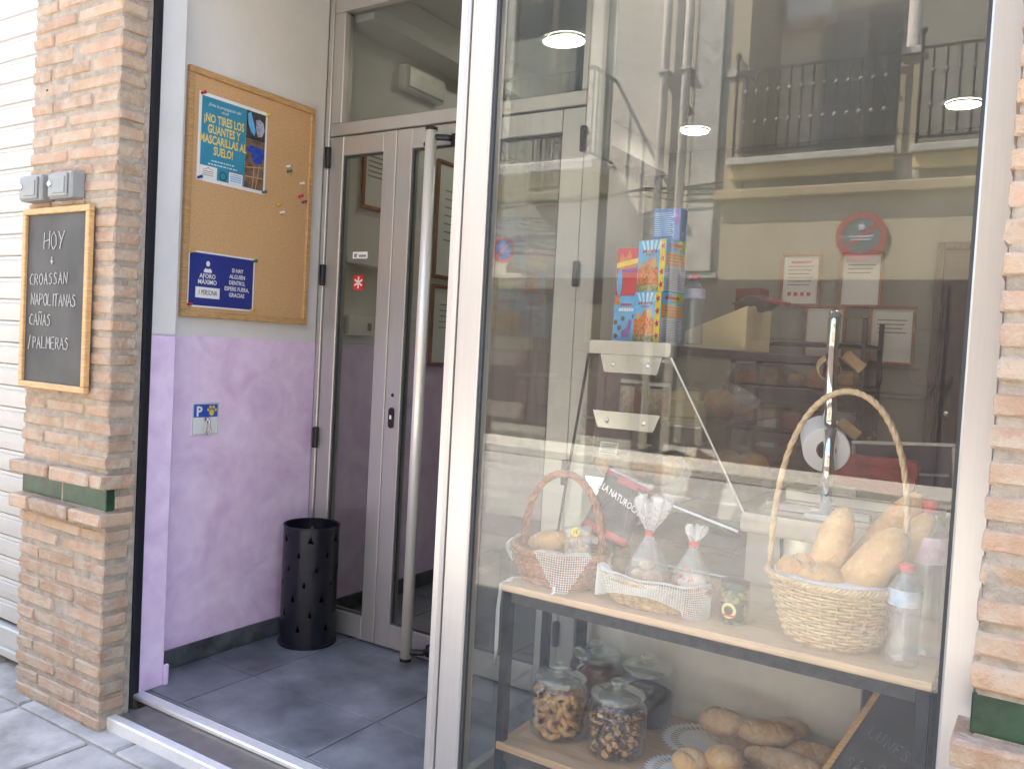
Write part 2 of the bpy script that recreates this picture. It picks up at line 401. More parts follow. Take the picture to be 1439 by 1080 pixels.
def part(name, mb, mat, parent, smooth=None):
    """mesh part; for unrotated things the builder's coordinates are the place's"""
    if smooth is not None: mb.sm = [smooth]*len(mb.f)
    return link(name, mb.mesh(name, mat, ORG.get(parent, Vector())), parent)
def solo(name, mb, mat, label, cat, loc, group=None, smooth=None, kind=None):
    if smooth is not None: mb.sm = [smooth]*len(mb.f)
    o = link(name, mb.mesh(name, mat, loc), None, loc); return tag(o, label, cat, group, kind)
def setting(name, mb, mat): 
    o = link(name, mb.mesh(name, mat)); o['kind'] = 'structure'; return o
ROT_L = Matrix(((0, 0, 1), (1, 0, 0), (0, 1, 0)))      # on the left wall: x -> +Y, y -> up, z -> out (+X)
ROT_F = Matrix(((1, 0, 0), (0, 0, -1), (0, 1, 0)))     # facing the street: x -> +X, y -> up, z -> out (-Y)
ROT_B = Matrix(((-1, 0, 0), (0, 0, 1), (0, 1, 0)))     # facing the shop from across the street
def text_mb(body, size, x=0, y=0, z=0, sx=1., bold=0., spacing=1., line=1.0, align='CENTER', shear=0.):
    c = bpy.data.curves.new('t', 'FONT'); c.body = body; c.size = size; c.align_x = align; c.offset = bold*size
    c.space_character = spacing; c.space_line = line; c.resolution_u = 2; c.shear = shear
    o = bpy.data.objects.new('t', c); COL.objects.link(o)
    dg = bpy.context.evaluated_depsgraph_get()
    me = bpy.data.meshes.new_from_object(o.evaluated_get(dg))
    mb = MB(); mb.add([(v.co.x*sx+x, v.co.y+y, z) for v in me.vertices], [tuple(p.vertices) for p in me.polygons])
    bpy.data.objects.remove(o); bpy.data.curves.remove(c); bpy.data.meshes.remove(me)
    return mb
def printed(name, body, size, mat, parent, x, y, z, **k):
    mb = text_mb(body, size, x, y, z, **k); me = bpy.data.meshes.new(name)
    me.from_pydata(mb.v, [], mb.f); me.materials.append(mat); me.update()
    return link(name, me, parent)
def rect(mb, x0, x1, y0, y1, z): mb.quad((x0, y0, z), (x1, y0, z), (x1, y1, z), (x0, y1, z)); return mb
def poly(mb, pts, z): mb.add([(p[0], p[1], z) for p in pts], [tuple(range(len(pts)))]); return mb
# chalk capitals as hand-drawn strokes in a 1 x 1 box
CH = {'H': [[(0, 0), (.05, 1)], [(.65, 0), (.7, 1.05)], [(0, .45), (.7, .55)]], 'O': [[(.3, 0), (.02, .3), (.05, .75), (.35, 1), (.62, .7), (.6, .25), (.3, 0)]],
      'Y': [[(0, 1), (.32, .5)], [(.72, 1.05), (.32, .5), (.2, 0)]], 'C': [[(.6, .9), (.3, 1), (.02, .55), (.1, .1), (.55, .05)]],
      'R': [[(.05, 0), (.08, 1), (.5, .9), (.5, .55), (.1, .5)], [(.25, .5), (.6, 0)]], 'A': [[(0, 0), (.3, 1), (.6, 0)], [(.1, .38), (.52, .4)]],
      'S': [[(.55, .92), (.25, 1), (.08, .75), (.45, .5), (.5, .15), (.2, 0), (0, .12)]], 'N': [[(0, 0), (.08, 1), (.55, .02), (.62, 1)]],
      'P': [[(.05, 0), (.08, 1), (.52, .88), (.48, .55), (.08, .48)]], 'L': [[(.08, 1), (.03, .05), (.5, .02)]], 'I': [[(.2, 0), (.24, 1)]],
      'T': [[(0, .95), (.62, 1)], [(.3, 1), (.25, 0)]], 'M': [[(0, 0), (.1, 1), (.35, .4), (.62, 1), (.7, 0)]], 'E': [[(.55, .97), (.08, 1), (.04, .02), (.55, 0)], [(.06, .5), (.42, .53)]],
      'U': [[(.02, 1), (.05, .2), (.3, 0), (.52, .2), (.56, 1)]], 'D': [[(.05, 0), (.08, 1), (.5, .8), (.55, .3), (.05, 0)]], 'B': [[(.05, 0), (.08, 1), (.5, .8), (.1, .52), (.55, .25), (.05, 0)]],
      '~': [[(.05, 1.15), (.25, 1.25), (.45, 1.15), (.62, 1.25)]], '>': [[(.3, 1), (.3, .1)], [(.05, .5), (.3, .05), (.6, .5)]], ' ': [], '/': [[(0, -.15), (.35, 1.1)]], "'": [[(.2, 1.1), (.4, 1.35)]]}
def chalk(mb, s, x, y, h, w=.62, adv=.8, r=.0014, z=.002, tilt=0., jit=.03):
    i = 0.
    for ch in s:
        if ch in "~'":      # accents sit over the letter before
            i -= adv
        for st in CH[ch]:
            pts = [(x+(i+px*w/.62+random.uniform(-jit, jit))*h*.9, y+(py+random.uniform(-jit, jit)+tilt*i)*h, z) for px, py in st]
            mb.tube(pts, r, 5)
        i += adv if ch != 'I' else adv*.55
    return mb

# ================================================================== SETTING: ground, pavement, street
ZP = -.05                                       # pavement level, a low step below the shop floor
setting('ground', MB().box(-60, 60, -60, 60, -.6, -.12), m_paving)
setting('street', MB().box(-30, 30, -14, -1.32, -.115, ZP-.004), m_paving)
pav = setting('pavement', MB().box(-9, 6, -1.318, .0, -.115, ZP-.010), m_joint)
def unit_variants(name, n, c, jit, mats, seed):
    """unit cubes with chamfered, slightly uneven edges, shared by many pieces"""
    rr = random.Random(seed); out = []
    for k in range(n):
        vs, fs = cham((-.5, -.5, -.5), (.5, .5, .5), c)
        vs = [tuple(q+rr.uniform(-1, 1)*jit[i] for i, q in enumerate(v)) for v in vs]
        mb = MB(); mb.add(vs, fs); out.append(mb.mesh(name, mats))
    return out
slabs = unit_variants('paving_slab', 5, (.012, .018, .12), (.004, .006, .03), m_slab, 3)
rr = random.Random(5)
rowy = [-.005, -.235, -.62, -.97, -1.31]
for j in range(4):
    y1, y0 = rowy[j], rowy[j+1]
    x = -6.6 - rr.uniform(0, .4)
    while x < 2.6:
        w = rr.choice((.42, .55, .62, .7))
        o = link('paving_slab', rr.choice(slabs), pav)
        o.location = (x+w/2, (y0+y1)/2, ZP-.022+rr.uniform(-.0015, .0015)); o.scale = (w-.014, y1-y0-.014, .046)
        o.rotation_euler = (0, 0, rr.uniform(-.004, .004)); x += w
# shop floor: dark tiles over a grout bed (recess and shop are one level)
flo = setting('floor', MB().box(-2.80, 1.2, .04, 4.3, -.10, -.006), m_grout)
tl = unit_variants('floor_tile', 3, (.004, .004, .1), (0, 0, 0), m_floor, 4)
for i in range(7):
    for j in range(8):
        x0, x1 = max(-2.80, -3.02+i*.605), min(1.2, -3.02+(i+1)*.605)
        y0, y1 = max(.045, -.25+j*.605), min(4.3, -.25+(j+1)*.605)
        if x1-x0 < .02 or y1-y0 < .02: continue
        o = link('floor_tile', random.choice(tl), flo); o.location = ((x0+x1)/2, (y0+y1)/2, -.006); o.scale = (x1-x0-.005, y1-y0-.005, .012)
# threshold: two bright aluminium strips and a ribbed strip between them
t = thing('threshold_sill', 'aluminium door track with two bright strips along the open shop entrance', 'door track', (-1.9, -.05, ZP))
part('sill_bed', MB().box(-2.50, -.08, -.135, .044, ZP-.004, -.012), m_alu_dark, t)
part('track_strip', MB().box(-2.515, -.08, -.158, -.122, ZP-.003, -.008, .004), m_track, t)
part('track_strip', MB().box(-2.60, -.08, -.022, .022, -.012, .006, .004), m_track, t)

# ================================================================== brick pillars
bk = unit_variants('brick', 12, (.024, .055, .14), (.014, .030, .045), m_brick, 11)
def pillar(label, x0, x1, zt, tile_proud, seed, wall_end=None):
    rr = random.Random(seed)
    t = thing('brick_pillar', label, 'pillar', ((x0+x1)/2, -.1, ZP))
    part('pier_back', MB().box(x0+.02, min(x1-.02, -2.60) if x1 < -1 else x1-.02, -.083, .10, ZP-.02, zt), m_mortar, t)
    part('mortar_core', MB().box(x0+.006, x1-.006, -.1855, -.0835, ZP-.02, zt, .004), m_mortar, t)
    if x1 < -1: part('cement_edge', MB().box(x1-.03, x1-.0035, -.1005, -.0795, ZP-.01, zt, .002), m_mortar, t)
    def course(z, h, odd, proud=0.):
        L = x1-x0+2*proud*.7
        a = x0-proud*.7
        full = .238
        cuts = [0]
        p = full if not odd else full*.52
        while p < L-.06: cuts.append(p+rr.uniform(-.02, .02)); p += full
        cuts.append(L)
        for i in range(len(cuts)-1):
            u, v = a+cuts[i], a+cuts[i+1]
            g0 = .0 if i == 0 else .006; g1 = .0 if i == len(cuts)-2 else .006
            u += g0; v -= g1; d = rr.uniform(-.0025, .0025); hh = h*rr.uniform(.90, 1.04)
            o = link('brick', rr.choice(bk), t); y1 = -.099+rr.uniform(-.004, .003)
            yf = -.19-proud+d
            o.location = Vector(((u+v)/2+rr.uniform(-.002, .002), (yf+y1)/2, z+h/2+rr.uniform(-.0015, .0015)))-ORG[t]
            o.scale = (v-u, y1-yf, hh); o.rotation_euler = (rr.uniform(-.012, .012), rr.uniform(-.010, .010), rr.uniform(-.010, .010))
    P = (.618-ZP-.005)/12; z = ZP+.005
    for k in range(12): course(z, .040, k % 2); z += P
    P = .0555
    course(.618, .044, 1, .032)
    tiles = unit_variants('glazed_tile', 1, (.01, .06, .04), (0, 0, 0), m_green, 2)
    n = max(1, round((x1-x0)/.235)); w = (x1-x0)/n
    for i in range(n):
        o = link('glazed_tile', tiles[0], t); o.location = Vector((x0+(i+.5)*w, -.171, .701))-ORG[t]; o.scale = (w-.004, .03, .068)
    part('tile_backing_brick', MB().box(x1-.008, x1+.002, -.155, -.09, .672, .712, .003), m_brick, t)
    z = .740
    course(z, .044, 0, tile_proud); z += .058; k = 0
    while z+P < zt: course(z, .0395, k % 2); z += P; k += 1
    return t
pillar('peach brick pillar with green tile band, carrying the chalk menu, beside the white shutter', -3.02, -2.51, 3.0, .03, 21)
pillar('peach brick pillar at the right edge, beside the display window frame', -.080, .43, 3.0, .004, 22)

# white roller shutter left of the pillar
t = thing('roller_shutter', 'closed white slatted roller shutter left of the brick pillar', 'shutter', (-3.9, -.05, ZP))
sl = MB(); sl.prism([(-.050, -.0410), (-.0555, -.037), (-.057, -.010), (-.056, .020), (-.0515, .0235), (-.0515, .0255), (-.0545, .029), (-.0515, .0402), (-.035, .0402), (-.035, -.0410)], 'x', -5.0, -3.03)
slm = sl.mesh('slat', m_shut, (-3.9, -.05, 0))
for k in range(36):
    o = link('slat', slm, t); o.location = (0, 0, .10+.083*k+.04-ZP)
part('bottom_rail', MB().box(-5.0, -3.03, -.075, -.03, -.03, .085, .006), m_shut, t)
part('rail_lip', MB().box(-5.0, -3.03, -.090, -.076, -.02, .012, .003), m_shut, t)

# black guide and the jamb strip of the entrance
solo('shutter_guide', MB().prism([(-2.588, -.078), (-2.5125, -.078), (-2.5125, -.066), (-2.578, -.066), (-2.578, -.001), (-2.588, -.001)], 'z', -.008, 3.0),
     m_guide, 'black vertical shutter guide channel between brick pillar and lilac wall', 'shutter guide', (-2.55, -.04, -.008))
t = thing('entrance_wall', 'entrance side wall, lilac stucco below and pale grey above, with cork board', 'wall', (-2.75, .45, 0))
wv = [(.104+.768*i/40, 1.2405+.0022*math.sin(i*1.7)+.0018*math.sin(i*.61+1)) for i in range(41)]
part('lower_stucco', MB().prism([(.104, .001), (.872, .001)]+wv[::-1], 'x', -2.80, -2.70), m_lilac, t)
part('upper_plaster', MB().box(-2.79, -2.702, .1045, .8715, 1.20, 2.78), m_wall_w, t)
j = MB(); j.cur = 0; j.box(-2.80, -2.585, .0, .102, -.004, 1.237, .006)
part('jamb_strip', j, m_lilac, t)
part('jamb_upper', MB().box(-2.80, -2.587, .0, .102, 1.238, 2.78, .006), m_wall_w, t)
part('corner_bead', MB().box(-2.586, -2.574, .094, .114, .0, .075, .004), m_lilac, t)
for a, b in ((.115, .4855), (.488, .872)):
    part('skirting_tile', MB().box(-2.699, -2.689, a, b, .002, .074, .002), m_skirt, t)

# ================================================================== entrance door assembly (plane Y = .88)
YD = .88
t = thing('entrance_door', 'double aluminium glass entrance door with long steel pull bar at the recess back', 'door', (-2.03, YD, 0))
fr = MB()
part('left_jamb', MB().box(-2.70, -2.674, YD-.008, YD+.06, 0.002, 2.72, .003), m_alu, t)
part('right_jamb', MB().box(-1.433, -1.362, YD-.008, YD+.06, 0.002, 2.72, .003), m_alu, t)
part('transom_bar', MB().box(-2.673, -1.434, YD-.004, YD+.055, 2.121, 2.173, .003), m_alu, t)
part('head_rail', MB().box(-2.673, -1.434, YD-.004, YD+.055, 2.64, 2.72, .003), m_alu, t)
part('transom_stile', MB().box(-2.673, -2.612, YD-.003, YD+.055, 2.174, 2.639, .003), m_alu, t)
part('transom_stile', MB().box(-1.458, -1.4335, YD-.003, YD+.055, 2.174, 2.639, .003), m_alu, t)
part('transom_pane', MB().box(-2.618, -1.452, YD+.022, YD+.028, 2.168, 2.646), m_glass_in, t)
def leaf(name, x0, x1, s0, s1):
    b = MB().box(x0, x0+s0, YD, YD+.05, .008, 2.116, .003)
    L = part(name, b, m_alu, t)
    def sub(n, mb, m): return part(n, mb, m, L)
    sub('stile', MB().box(x1-s1, x1, YD, YD+.05, .008, 2.116, .003), m_alu)
    sub('top_rail', MB().box(x0+s0+.0005, x1-s1-.0005, YD+.001, YD+.049, 2.035, 2.115, .002), m_alu)
    sub('bottom_rail', MB().box(x0+s0+.0005, x1-s1-.0005, YD+.001, YD+.049, .009, .105, .002), m_alu)
    sub('pane', MB().box(x0+s0-.006, x1-s1+.006, YD+.021, YD+.027, .10, 2.04), m_glass_in)
    g = MB(); gx0, gx1 = x0+s0, x1-s1
    g.box(gx0, gx0+.007, YD+.010, YD+.020, .105, 2.035); g.box(gx1-.007, gx1, YD+.010, YD+.020, .105, 2.035)
    g.box(gx0+.007, gx1-.007, YD+.010, YD+.020, .105, .112); g.box(gx0+.007, gx1-.007, YD+.010, YD+.020, 2.028, 2.035)
    sub('gasket', g, m_gasket)
    return L
l1 = leaf('narrow_leaf', -2.671, -2.3005, .076, .071)
l2 = leaf('wide_leaf', -2.297, -1.4355, .079, .093)
for x, zz in ((-2.672, (2.03, 1.53, .83, .25)), (-1.434, (2.0, 1.53, .83, .25))):
    for z in zz: part('hinge', MB().box(x-.011, x+.011, YD-.024, YD-.0005, z-.045, z+.045, .004), m_black, t)
hb = MB(); hb.smooth = True; hb.tube([(-2.058, .80, .03), (-2.058, .80, 2.07)], .022, 20)
h = part('pull_bar', hb, m_steel, t)
for z0, z1 in ((2.07, 2.082), (.018, .03)):
    c = MB(); c.lathe([(.0235, z0), (.0235, z1)], -2.058, .80, 20); part('end_cap', c, m_black, h)
for z in (2.045, .055):
    c = MB(); c.tube([(-2.045, .803, z), (-2.00, .83, z), (-1.985, .879, z)], .012, 10); c.smooth = True
    c.lathe([(.02, z-.02), (.02, z+.02)], -1.99, .868, 12); part('bracket', c, m_black, h)
k = MB(); k.ball((-2.15, YD-.001, 2.045), .010, 10, 6, (1, .4, 1)); part('screw_cover', k, m_black, t)
k = MB(); k.ball((-2.257, YD-.001, 1.043), .008, 10, 6, (1, .3, 1)); part('keyhole', k, m_black, t)
k = MB(); k.prism([(-2.257+.014*math.cos(w), .95+(.028 if math.sin(w) > 0 else -.028)+.014*math.sin(w)) for w in [2*PI*(i+.5)/16 for i in range(16)]], 'y', YD-.006, YD-.0005)
lk = part('lock_cylinder', k, m_black, t); part('key_slot', MB().box(-2.262, -2.252, YD-.010, YD-.0065, .945, .962, .001), m_steel, lk)
# stickers on the narrow pane
part('white_sticker', MB().box(-2.530, -2.448, YD+.0185, YD+.0205, 1.602, 1.630), m_paper, t)
part('sticker_print', MB().box(-2.495, -2.455, YD+.0178, YD+.0184, 1.608, 1.618).box(-2.522, -2.506, YD+.0178, YD+.0184, 1.607, 1.624), m_grayink, t)
st = part('red_sticker', MB().box(-2.520, -2.462, YD+.0185, YD+.0205, 1.470, 1.532), m_red, t)
a = MB()
for i in range(6):
    w = 2*PI*i/6+.5; d = Vector((math.cos(w), 0, math.sin(w)))
    a.obox(Matrix.Translation(Vector((-2.491, YD+.018, 1.501))+d*.014) @ Matrix.Rotation(-w, 4, 'Y'), (.022, .0006, .007))
part('arrow_print', a, m_paper, st)

# ================================================================== display window (plane Y = 0) and the glass return beside the door
t = thing('display_window', 'large aluminium framed display window reflecting the street opposite', 'window', (-.7, 0, 0))
part('corner_post', MB().box(-1.297, -1.225, -.004, .052, .008, 2.74, .004), m_alu, t)
q = MB(); q.prism([(-1.330, -.004), (-1.322, -.014), (-1.306, -.014), (-1.2985, -.006), (-1.2985, .05), (-1.330, .05)], 'z', .008, 2.74)
part('post_trim', q, m_alu, t)
part('right_jamb', MB().box(-.137, -.081, -.006, .05, .008, 2.74, .004), m_alu, t)
part('bottom_rail', MB().box(-1.2245, -.1375, -.004, .05, .008, .075, .004), m_alu, t)
part('head_rail', MB().box(-1.2245, -.1375, -.004, .05, 2.66, 2.74, .004), m_alu, t)
part('pane', MB().box(-1.232, -.130, .016, .024, .07, 2.665), m_glass, t)
g = MB(); g.box(-1.2245, -1.217, .004, .014, .076, 2.659); g.box(-.144, -.1375, .004, .014, .076, 2.659); g.box(-1.217, -.144, .004, .014, .0755, .083); g.box(-1.217, -.144, .004, .014, 2.652, 2.6595)
part('gasket', g, m_gasket, t)
t = thing('side_window', 'narrow fixed glass side pane between window corner post and door jamb', 'window', (-1.33, .46, 0))
part('pane', MB().box(-1.334, -1.328, .052, .872, .05, 2.66), m_glass_in, t)
part('bottom_rail', MB().box(-1.346, -1.316, .053, .871, .003, .055, .002), m_alu, t)
part('head_rail', MB().box(-1.346, -1.316, .053, .871, 2.655, 2.72, .002), m_alu, t)

# ================================================================== the shop room
setting('ceiling', MB().box(-2.80, 1.2, .06, 4.3, 2.78, 2.86), m_ceil)
t = thing('shop_side_wall', 'inner side wall seen through the door glass, lilac below grey', 'wall', (-2.75, 2.6, 0))
part('lower_stucco', MB().box(-2.80, -2.70, .945, 4.3, .001, 1.242), m_lilac, t)
part('upper_plaster', MB().box(-2.80, -2.702, .945, 4.3, 1.243, 2.779), m_wall_w, t)
part('skirting_tile', MB().box(-2.699, -2.689, .95, 4.2, .002, .074, .002), m_skirt, t)
part('ceiling_beam', MB().box(-2.701, -2.52, .95, 4.2, 2.62, 2.778, .004), m_wall_w, t)
solo('shop_back_wall', MB().box(-2.80, 1.2, 4.2, 4.32, .001, 2.779), m_inwall, 'grey green back wall of the shop carrying four framed papers', 'wall', (-.8, 4.25, 0))
solo('shop_right_wall', MB().box(1.1, 1.22, .05, 4.199, .001, 2.779), m_inwall, 'plain inner wall at the far right of the shop', 'wall', (1.16, 2.1, 0))
# shop front wall strips around the openings, then the storey above that shades the pavement
t = thing('shop_building', 'plastered upper storey of the shop building above the entrance', 'building', (-1, 3, 2.8))
part('wall', MB().box(-9, 7, -.02, 7.2, 3.02, 5.2), M('house_plaster', (.55, .48, .38), .9, var=.06, scale=2, bump=.1), t)
part('lintel', MB().box(-2.80, .43, .0, .30, 2.785, 3.018), m_wall_w, t)
part('side_wall', MB().box(-9, -5.0, -.10, .3, ZP, 3.018), M('house_plaster'), t)
part('side_wall', MB().box(.432, 7, -.12, .3, ZP, 3.018), M('house_plaster'), t)
part('roof_slab', MB().box(-9.2, 7.2, -.20, 7.4, 5.202, 5.36), M('roof_tile', (.42, .20, .12), .9), t)
part('shutter_box', MB().box(-5.0, -3.03, -.02, .3, 2.95, 3.018), m_shut, t)
part('rear_wall', MB().box(-9, 7, 4.4, 4.6, ZP, 3.018), M('house_plaster'), t)
part('end_wall', MB().box(-5.0, -2.81, .31, .40, ZP, 3.018), M('house_plaster'), t)

# ================================================================== things on the left pillar and entrance wall
def frame_bars(parent, w, h, b, d, mat, name='frame_bar', z0=0.):
    """four mitre-less bars round a w x h panel, built in the thing's own axes"""
    for x0, x1, y0, y1 in ((-w/2, w/2, h/2-b, h/2), (-w/2, w/2, -h/2, -h/2+b), (-w/2, -w/2+b, -h/2+b+.0004, h/2-b-.0004), (w/2-b, w/2, -h/2+b+.0004, h/2-b-.0004)):
        part(name, MB().box(x0, x1, y0, y1, z0, z0+d, .0025), mat, parent)
t = thing('chalk_menu_board', 'chalk menu board in pine frame, headed HOY, on the brick pillar', 'chalkboard', (-2.805, -.199, 1.34), rot=ROT_F)
part('slate', MB().box(-.18, .18, -.285, .285, .002, .010), m_chalkb, t)
frame_bars(t, .40, .605, .021, .020, m_pine)
for s_, x, y, hh, ad, tl_ in (('HOY', -.075, .165, .056, .88, 0), ('>', -.030, .113, .027, .8, 0), ('CROASSAN', -.155, .045, .038, .86, .02), ('NAPOLITANAS', -.145, -.022, .039, .745, -.01), ('CAN~AS', -.150, -.090, .037, .82, 0), ('/PALMERAS', -.155, -.168, .039, .80, .01)):
    part('chalk_line', chalk(MB(), s_, x, y, hh, adv=ad, r=.0013, z=.0115, tilt=tl_), m_chalk, t)['kind'] = 'stuff'
for x, lab in ((-2.930, 'left of two grey utility boxes with round lock above the menu board'), (-2.752, 'right of two grey utility boxes with round lock above the menu board')):
    t = thing('utility_box', lab, 'utility box', (x, -.196, 1.708), group='grey boxes above the menu board', rot=ROT_F)
    part('housing', MB().box(-.068, .068, -.043, .043, -.01, .038, .005), m_jbox, t)
    part('lid', MB().box(-.060, .050, -.038, .036, .0383, .045, .004), m_jbox, t)
    part('inset_panel', MB().box(-.028, .040, -.028, .024, .0452, .0475, .002), m_jbox, t)
    k = MB(); k.smooth = True; k.ball((-.048, .004, .046), .010, 12, 8, (1, 1, .6)); part('lock_button', k, m_chrome, t)
nail = MB(); nail.tube([(-2.905, -.20, 2.040), (-2.885, -.215, 2.030)], .0025, 6)
solo('nail', nail, m_black_metal, 'small bent nail sticking out of the upper brick pillar', 'nail', (-2.90, -.2, 2.035))

t = thing('cork_board', 'cork pin board in pine frame on the pale entrance wall', 'pin board', (-2.700, .492, 1.763), rot=ROT_L)
part('cork_sheet', MB().box(-.295, .295, -.437, .437, .004, .012), m_cork, t)
frame_bars(t, .615, .905, .024, .020, m_pine)
def sheet(name, label, cat, loc, w, h, mats=m_paper, curl=.006):
    t = thing(name, label, cat, loc, rot=ROT_L)
    mb = MB(); n = 10
    for i in range(n):      # paper bows slightly off the board
        for j in range(n):
            q = []
            for a, b in ((i, j), (i+1, j), (i+1, j+1), (i, j+1)):
                u, v = a/n, b/n; q.append(((u-.5)*w, (v-.5)*h, .001+curl*(math.sin(PI*u)*.6+.0)*(.5+.5*math.sin(PI*v))))
            mb.add(q, [(0, 1, 2, 3)])
    mb.smooth = True; mb.sm = [True]*len(mb.f)
    part('paper', mb, mats, t); return t
def bent(o, w, curl=.006, h=1., off=.0012):
    """lay a printed mesh on the bowed paper"""
    for v in o.data.vertices:
        u = v.co.x/w+.5; q = v.co.y/h+.5
        v.co.z = .001+curl*math.sin(PI*min(1, max(0, u)))*.6*(.5+.5*math.sin(PI*min(1, max(0, q))))+off+v.co.z
def strip(parent, name, x0, x1, y0, y1, mat, w, h, off, n=8):
    mb = MB()
    for i in range(n):
        for k in range(4): rect(mb, x0+(x1-x0)*i/n, x0+(x1-x0)*(i+1)/n, y0+(y1-y0)*k/4, y0+(y1-y0)*(k+1)/4, 0)
    o = part(name, mb, mat, parent); bent(o, w, h=h, off=off); return o
def ptext(parent, name, body, size, mat, x, y, w, h, off, **k):
    o = printed(name, body, size, mat, parent, x, y, 0, **k); bent(o, w, h=h, off=off); return o
w, h = .318, .322
t = sheet('poster', 'teal and yellow poster about gloves and masks pinned to the cork board', 'poster', (-2.687, .389, 1.974), w, h)
strip(t, 'teal_field', -.147, .053, -.148, .148, m_teal, w, h, .0006)
strip(t, 'photo_top', .0535, .149, .040, .148, M('print_dark_photo', (.05, .045, .05), .5, var=.4, scale=40), w, h, .0006)
strip(t, 'photo_bottom', .0535, .149, -.148, .0395, M('print_paving_photo', (.20, .13, .095), .5, var=.35, scale=25), w, h, .0006)
def blob(parent, name, pts, mat, w, h, off):
    mb = MB(); poly(mb, pts, 0); o = part(name, mb, mat, parent); bent(o, w, h=h, off=off)
blob(t, 'glove_shape', [(.060, .135), (.075, .145), (.082, .125), (.092, .100), (.100, .075), (.094, .055), (.078, .068), (.064, .095)], m_lblue, w, h, .0010)
blob(t, 'glove_shape', [(.100, .118), (.118, .125), (.138, .115), (.145, .085), (.132, .060), (.112, .056), (.103, .080)], M('print_pale_glove', (.42, .42, .55), .5, var=.3, scale=50), w, h, .0012)
blob(t, 'glove_shape', [(.058, .005), (.080, .018), (.120, .016), (.147, .012), (.147, -.020), (.132, -.045), (.110, -.052), (.090, -.040), (.082, -.012), (.062, -.008)], m_gloves, w, h, .0010)
for a, b in (((.060, -.070), (.146, -.058)), ((.058, -.105), (.146, -.100)), ((.100, -.060), (.094, -.145)), ((.126, -.050), (.110, -.146))):
    d = Vector((b[0]-a[0], b[1]-a[1])).normalized()*.0018
    blob(t, 'paving_line', [(a[0]-d.y, a[1]+d.x), (a[0]+d.y, a[1]-d.x), (b[0]+d.y, b[1]-d.x), (b[0]-d.y, b[1]+d.x)], m_tan, w, h, .0011)
ptext(t, 'script_line', '¡Evita la propagación del', .0165, m_paper, -.047, .118, w, h, .0012, shear=.3, sx=.9)
ptext(t, 'script_line', 'virus!', .0165, m_paper, -.047, .101, w, h, .0012, shear=.3, sx=.9)
for i, s in enumerate(('¡NO TIRES LOS', 'GUANTES Y', 'MASCARILLAS AL', 'SUELO!')):
    ptext(t, 'headline', s, .044, m_yel, -.047, .058-.0385*i, w, h, .0012, sx=.62, bold=.026)
for y, a, b in ((-.083, -.098, .004), (-.096, -.112, .018)):      # small print, too fine to read
    x = a
    while x < b:
        q = random.uniform(.006, .014); blob(t, 'small_print', [(x, y), (min(b, x+q), y), (min(b, x+q), y+.0052), (x, y+.0052)], m_pblue, w, h, .0012); x += q+.0035
strip(t, 'logo_field', -.147, -.072, -.148, -.103, m_paper, w, h, .0010); strip(t, 'logo_field', -.018, .046, -.148, -.106, m_paper, w, h, .0010)
blob(t, 'logo_ridge', [(-.140, -.118), (-.122, -.114), (-.110, -.108), (-.098, -.114), (-.080, -.117), (-.098, -.1155), (-.110, -.1105), (-.122, -.1155)], m_ink, w, h, .0014)
for y, mm in ((-.124, m_red), (-.131, m_grayink), (-.138, m_grayink)): blob(t, 'logo_line', [(-.134, y), (-.088, y), (-.088, y+.0025), (-.134, y+.0025)], mm, w, h, .0014)
rg = MB(); n = 20
for i in range(n):
    a, b = 2*PI*i/n, 2*PI*(i+1)/n
    rg.add([(-.045+.018*math.cos(a), -.128+.018*math.sin(a), 0), (-.045+.018*math.cos(b), -.128+.018*math.sin(b), 0), (-.045+.012*math.cos(b), -.128+.012*math.sin(b), 0), (-.045+.012*math.cos(a), -.128+.012*math.sin(a), 0)], [(0, 1, 2, 3)])
o = part('crest_wreath', rg, M('print_dark_green', (.02, .12, .08), .5), t); bent(o, w, h=h, off=.0012)
for y in (-.115, -.123, -.131, -.139): blob(t, 'logo_line', [(-.012, y), (.040, y), (.040, y+.004), (-.012, y+.004)], m_lblue if y < -.12 else m_lgrey, w, h, .0014)
w, h = .305, .207
t = sheet('capacity_notice', 'dark blue notice AFORO MÁXIMO 1 PERSONA on the lower cork board', 'notice', (-2.687, .361, 1.452), w, h)
strip(t, 'blue_field', -.146, .146, -.097, .097, m_navy, w, h, .0006)
blob(t, 'person_head', [(-.068+.0085*math.cos(i*PI/6), .060+.0105*math.sin(i*PI/6)) for i in range(12)], m_paper, w, h, .0014)
blob(t, 'person_shoulders', [(-.085, .027), (-.051, .027), (-.051, .036), (-.058, .043), (-.068, .040), (-.078, .043), (-.085, .036)], m_paper, w, h, .0014)
ptext(t, 'notice_text', 'AFORO', .0235, m_paper, -.068, .006, w, h, .0014, bold=.02, sx=.88)
ptext(t, 'notice_text', 'MÁXIMO', .0235, m_paper, -.068, -.016, w, h, .0014, bold=.02, sx=.88)
strip(t, 'white_label', -.118, -.012, -.068, -.028, m_paper, w, h, .0012)
ptext(t, 'notice_text', '1 PERSONA', .026, m_ink, -.065, -.056, w, h, .0018, sx=.62, bold=.01)
for i, s in enumerate(('SI HAY', 'ALGUIEN', 'DENTRO,', 'ESPERE FUERA,', 'GRACIAS')):
    ptext(t, 'notice_text', s, .0215, m_paper, .068, .040-.0235*i, w, h, .0014, bold=.02, sx=.85)
